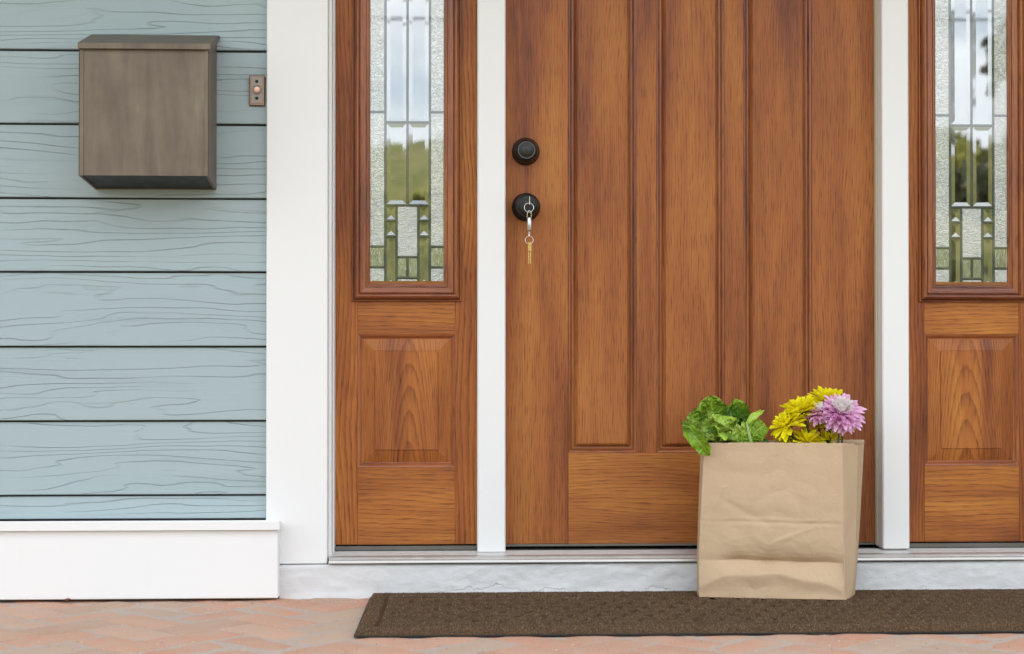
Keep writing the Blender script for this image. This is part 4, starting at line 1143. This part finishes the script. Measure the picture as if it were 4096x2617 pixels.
def flower(name, label, cpx, nrm, rad_px, layers, stem, cat='flower', group=None, seed=0):
    rr = random.Random(seed); c = P(*cpx); rad = rad_px * .6e-3
    t = thing(name, label, cat, tuple(c), group)
    n = Vector(nrm).normalized(); base = n.to_track_quat('Z', 'Y').to_matrix().to_4x4()
    for kind, cnt, ln, tilt, h in layers:
        ph = rr.random() * 6.28
        for k in range(cnt):
            a = ph + 2 * math.pi * k / cnt + rr.uniform(-.13, .13)
            L = rad * ln * rr.uniform(.84, 1.1)
            m = base @ Matrix.Translation((0, 0, h * rad)) @ Matrix.Rotation(a, 4, 'Z') @ Matrix.Rotation(-R(tilt + rr.uniform(-11, 11)), 4, 'Y') @ Matrix.Rotation(rr.uniform(-.35, .35), 4, 'X') @ Matrix.Translation((rad * .05, 0, 0)) @ Matrix.Diagonal((L, L * (rr.uniform(.9, 1.15) if ln > .6 else 1.25), L, 1))
            o = bpy.data.objects.new('petal', rr.choice(PET[kind])); COL.objects.link(o); o.parent = t; o.matrix_local = m
    pts = [c - n * rad * .02] + [P(*s) for s in stem]
    cal = lathe_pts(c - n * rad * .26, c + n * rad * .02, [.10, .26, .34, .25], rad)
    part('calyx', cal, STEMDK, t, True)
    part('stem', tube_me(catmull([c - n * rad * .2] + [P(*s) for s in stem], 18), [.0034] + [.0027] * 17, 8), STEM, t, True)
    return t
def lathe_pts(a, b, rs, rad):
    pts = [a.lerp(b, i / (len(rs) - 1)) for i in range(len(rs))]
    return tube_me(pts, [r * rad for r in rs], 10)
YL = [('y', 26, 1.0, -4, 0), ('y', 26, .98, 9, .03), ('y', 24, .92, 22, .06), ('y', 20, .8, 37, .08), ('y', 16, .62, 54, .1), ('y', 10, .42, 72, .1)]
YF_ = [('y', 22, 1.0, -12, 0), ('y', 22, .98, 3, .03), ('y', 20, .9, 18, .06), ('y', 15, .7, 38, .08), ('y', 9, .45, 62, .1)]
flower('chrysanthemum', 'topmost yellow chrysanthemum, behind and above the big pink flower', (3310, 1612, -.19), (.04, .02, 1), 80, YL, [(3312, 1700, -.195), (3318, 1790, -.2), (3318, 2000, -.2)], seed=1)
flower('chrysanthemum', 'large yellow chrysanthemum left of the pink flowers, on the long leaning stem', (3208, 1650, -.225), (-.36, .0, .95), 86, YL, [(3217, 1670, -.225), (3240, 1745, -.225), (3262, 1830, -.22), (3275, 2000, -.21)], seed=2)
flower('chrysanthemum', 'leftmost big yellow chrysanthemum, drooping towards the lettuce', (3150, 1700, -.235), (-.62, -.05, .72), 78, YF_, [(3155, 1712, -.232), (3178, 1752, -.23), (3205, 1830, -.22), (3225, 2000, -.21)], seed=3)
flower('chrysanthemum', 'shaded yellow chrysanthemum behind the long leaning stem', (3262, 1668, -.18), (.1, .35, .9), 70, [('y', 20, 1.0, -14, 0), ('y', 16, .95, 2, .03), ('y', 12, .8, 20, .05)], [(3274, 1710, -.19), (3283, 1760, -.195), (3290, 1850, -.2), (3295, 2000, -.2)], seed=4)
flower('chrysanthemum', 'low yellow chrysanthemum just above the bag rim in front', (3228, 1772, -.228), (.02, -.20, .97), 72, [('y', 18, 1.0, 8, 0), ('y', 16, .95, 26, .03), ('y', 12, .8, 44, .05), ('y', 9, .6, 62, .07)], [(3230, 1800, -.226), (3240, 1900, -.222), (3250, 2000, -.215)], seed=5)
flower('chrysanthemum', 'small hanging yellow chrysanthemum at the bag rim nearest the lettuce', (3158, 1752, -.2), (-.6, -.2, -.25), 50, [('y', 12, 1.0, 20, 0), ('y', 9, .9, 45, .03), ('y', 6, .6, 65, .05)], [(3170, 1745, -.2), (3185, 1770, -.2), (3200, 1850, -.2), (3210, 2000, -.2)], seed=6)
flower('chrysanthemum', 'yellow chrysanthemum mostly hidden behind the big pink flower', (3312, 1708, -.185), (.06, .1, 1), 62, YF_, [(3318, 1740, -.19), (3322, 1800, -.195), (3322, 2000, -.2)], seed=7)
flower('chrysanthemum', 'low yellow chrysanthemum at the bag rim under the big pink flower', (3312, 1762, -.21), (.1, -.3, .9), 52, [('y', 14, 1.0, 18, 0), ('y', 12, .9, 38, .03), ('y', 9, .7, 58, .05)], [(3314, 1800, -.21), (3316, 1900, -.21), (3316, 2000, -.21)], seed=8)
PL = [('p', 22, .72, -40, -.08), ('p', 26, .92, -20, -.05), ('p', 30, 1.06, -4, -.02), ('p', 30, 1.04, 7, .02), ('p', 28, .95, 18, .06), ('p', 24, .82, 31, .09), ('w', 22, .68, 38, .12), ('w', 20, .56, 52, .14), ('w', 16, .42, 68, .15)]
flower('chrysanthemum', 'big pink chrysanthemum with white centre, front right of the bag', (3362, 1658, -.25), (.03, -.62, .78), 88, PL, [(3358, 1700, -.235), (3353, 1775, -.235), (3350, 1860, -.23), (3345, 2000, -.22)], seed=9)
flower('chrysanthemum', 'smaller pink chrysanthemum half hidden behind the big pink one', (3282, 1656, -.246), (-.30, -.30, .9), 62, [('p', 24, .95, -22, -.03), ('p', 26, 1.0, -4, 0), ('p', 24, 1.0, 10, .03), ('p', 20, .88, 26, .06), ('w', 14, .62, 46, .09), ('w', 10, .42, 66, .1)], [(3312, 1700, -.215), (3323, 1775, -.22), (3326, 1850, -.22), (3326, 2000, -.22)], seed=10)
bs = thing('flower_stem', 'bare green stem rising at the right end of the bag under the pink flower', 'stem', tuple(P(3369, 1790, -.2)))
part('stem', tube_me(catmull([P(3371, 1680, -.215), P(3370, 1740, -.215), P(3367, 1800, -.215), P(3362, 1990, -.21)], 14), .0024, 8), STEM, bs, True)

# ================================================================ PORCH AND THE STREET BEHIND THE CAMERA
porch = thing('porch_roof', 'white porch roof with two posts sheltering the front door', 'porch', (.4, -.9, 0))
part('ceiling_board', box_me(-6.9, 7.5, -1.15, -.052, TOP, TOP + .06), WHITE, porch)
part('beam', box_me(-6.9, 7.5, -1.25, -1.152, TOP - .10, TOP + .12, .004), WHITE, porch)
for x in (-6.8, -2.8, 3.3, 7.4):
    part('post', box_me(x - .06, x + .06, -1.26, -1.14, -.07, TOP - .101, .006), WHITE, porch)

house = thing('house', 'house body behind the porch with a pitched grey roof', 'house', (0, 4, 0))
part('back_wall', box_me(-7, 7.6, 7.9, 8.0, -.1, 2.6), simple('house_paint', (.33, .42, .42), .7), house)
for x in (-7.0, 7.5): part('side_wall', box_me(x, x + .1, .1, 7.9, -.1, 2.6), simple('house_paint', (.33, .42, .42), .7), house)
for xa_, xb_ in ((-7.0, -2.4), (Rdx1 + .18, 7.6)): part('front_wall', box_me(xa_, xb_, -.06, .09, -.1, TOP + .1), simple('house_paint', (.33, .42, .42), .7), house)
part('roof', pyd('roof', [(-7.3, -1.36, 2.58), (7.9, -1.36, 2.58), (7.9, 4, 5.0), (-7.3, 4, 5.0), (7.9, 8.4, 2.9), (-7.3, 8.4, 2.9), (7.9, 4, 2.6), (-7.3, 4, 2.6)], [(0, 1, 2, 3), (3, 2, 4, 5), (1, 6, 2), (6, 4, 2), (0, 3, 7), (7, 3, 5)]), simple('roof_shingle', (.12, .12, .125), .9), house)

hm = M('hill_grass', .95, .1)
hn = hm.noise(hm.tc(), .5, 6, .65, .6); hn2 = hm.noise(hm.tc(), 1.5, 5, .72)
hm.color(hm.mix(hm.rng(hn2, .35, .7), hm.mix(hm.rng(hn, .35, .65), (.19, .19, .062), (.29, .25, .125)), (.12, .125, .045)))
vs, fs = [], []; hnx, hny = 90, 26
for j in range(hny + 1):
    for i in range(hnx + 1):
        x = -45 + 90 * i / hnx; v = j / hny; y = -13 - 24 * v
        z = -.09 + 5.4 * (v * v * (3 - 2 * v)) + (noise.fractal(Vector((x * .22, y * .22, 1)), .9, 2, 4) * .55) * v
        vs.append((x, y, z))
for j in range(hny):
    for i in range(hnx):
        a = j * (hnx + 1) + i; fs.append((a, a + 1, a + hnx + 2, a + hnx + 1))
hill = obj('hill', pyd('hill', vs, fs), hm.m, None, True); hill['kind'] = 'structure'

BARK = simple('bark', (.09, .065, .045), .9, 0, .1, .4, 20)
def foliage(name, a, b, c):
    m = M(name, .6, .25); g = m.n.new('ShaderNodeNewGeometry').outputs['Random Per Island']
    m.color(m.ramp(g, [(0, a), (.5, b), (1, c)])); return m.m
FOL = [foliage('leaf_olive', (.13, .14, .03), (.22, .22, .05), (.32, .30, .09)), foliage('leaf_green', (.09, .11, .035), (.16, .18, .06), (.25, .26, .09)), foliage('leaf_grey', (.10, .105, .06), (.18, .18, .10), (.30, .28, .18))]
def tree(name, label, x, y, h, r, fm, seed, low=.2):
    rr = random.Random(seed)
    t = thing(name, label, 'tree', (x, y, -.08), 'trees across the street mirrored in the sidelight glass')
    part('trunk', tube_me([(x, y, -.1), (x + .05, y, h * .3), (x + .1 * rr.uniform(-1, 1), y, h * .75)], [.09 * h / 4, .07 * h / 4, .02], 8), BARK, t, True)
    cl = [(rr.gauss(0, .5), rr.gauss(0, .5), rr.uniform(low, .92), rr.uniform(.25, .5)) for _ in range(22)]
    vs, fs = [], []
    for k in range(5200):
        cx_, cy_, cz_, cr = rr.choice(cl)
        d = Vector((rr.gauss(0, 1), rr.gauss(0, 1), rr.gauss(0, 1))).normalized() * cr * rr.random() ** .4
        p = Vector((x + (cx_ + d.x) * r, y + (cy_ + d.y) * r, max(.05, cz_ * h + d.z * r * .8)))
        s_ = rr.uniform(.07, .15) * (h / 4) ** .5
        q = Euler((rr.uniform(0, 6), rr.uniform(0, 6), rr.uniform(0, 6))).to_matrix()
        b = len(vs); vs += [p + q @ Vector(v) * s_ for v in ((-1, -.5, 0), (1, -.5, .15), (.9, .6, 0), (-.7, .6, .2))]; fs.append((b, b + 1, b + 2, b + 3))
    part('crown', pyd('crown', vs, fs), fm, t)
spec = [(-1.3, -24, 3.2, 1.0, 0), (.1, -30, 4.6, 1.0, 0), (9.4, -27, 4.6, 1.3, 0), (10.1, -19.5, 5.2, 1.9, 2)]
tl = ['olive tree on the hill mirrored at the left of the left sidelight', 'small olive tree high on the hill mirrored in the left sidelight', 'olive tree mirrored in the middle of the right sidelight', 'tall grey-green tree mirrored at the right edge of the right sidelight']
for k, (x, y, h, r, f) in enumerate(spec): tree('garden_tree', tl[k], x, y, h, r, FOL[f], 40 + k, .12)
for k, (x, y, h, r, lb) in enumerate([(-1.1, -20, 2.0, .9, 'dark shrub mirrored at the left of the left sidelight, at the foot of the hill'), (.1, -20.6, 2.2, .8, 'dark shrub mirrored in the middle of the left sidelight'), (7.2, -20.3, 1.9, .9, 'dark shrub mirrored at the left of the right sidelight'), (8.4, -23, 2.2, 1.0, 'dark shrub mirrored low in the middle of the right sidelight')]):
    tree('garden_shrub', lb, x, y, h, r, FOL[1], 80 + k, .05)
CABLE = simple('cable_black', (.02, .02, .02), .6)
for k, (z0, z1, sag) in enumerate([(4.25, 4.1, .25), (3.95, 4.0, .3), (3.62, 3.7, .22)]):
    pts = [(-14 + 30 * i / 24, -15.0 - .15 * k, z0 + (z1 - z0) * i / 24 + .9 - sag * 4 * (i / 24) * (1 - i / 24)) for i in range(25)]
    tag(obj('overhead_cable', tube_me(pts, .014, 6), CABLE), ['highest overhead cable mirrored in the glass', 'middle overhead cable mirrored in the glass', 'lowest overhead cable mirrored in the glass'][k], 'cable', 'overhead cables along the street')
for x, lb in ((-14, 'wooden utility pole at the left end of the overhead cables'), (16, 'wooden utility pole at the right end of the overhead cables')):
    pl = thing('utility_pole', lb, 'pole', (x, -15.15, -.08), 'utility poles')
    part('pole', tube_me([(x, -15.15, -.3), (x, -15.15, 6.2)], [.13, .1], 12), BARK, pl, True, 40)
    part('crossarm', box_me(x - .05, x + .05, -15.9, -14.5, 5.0, 5.1, .005), BARK, pl)
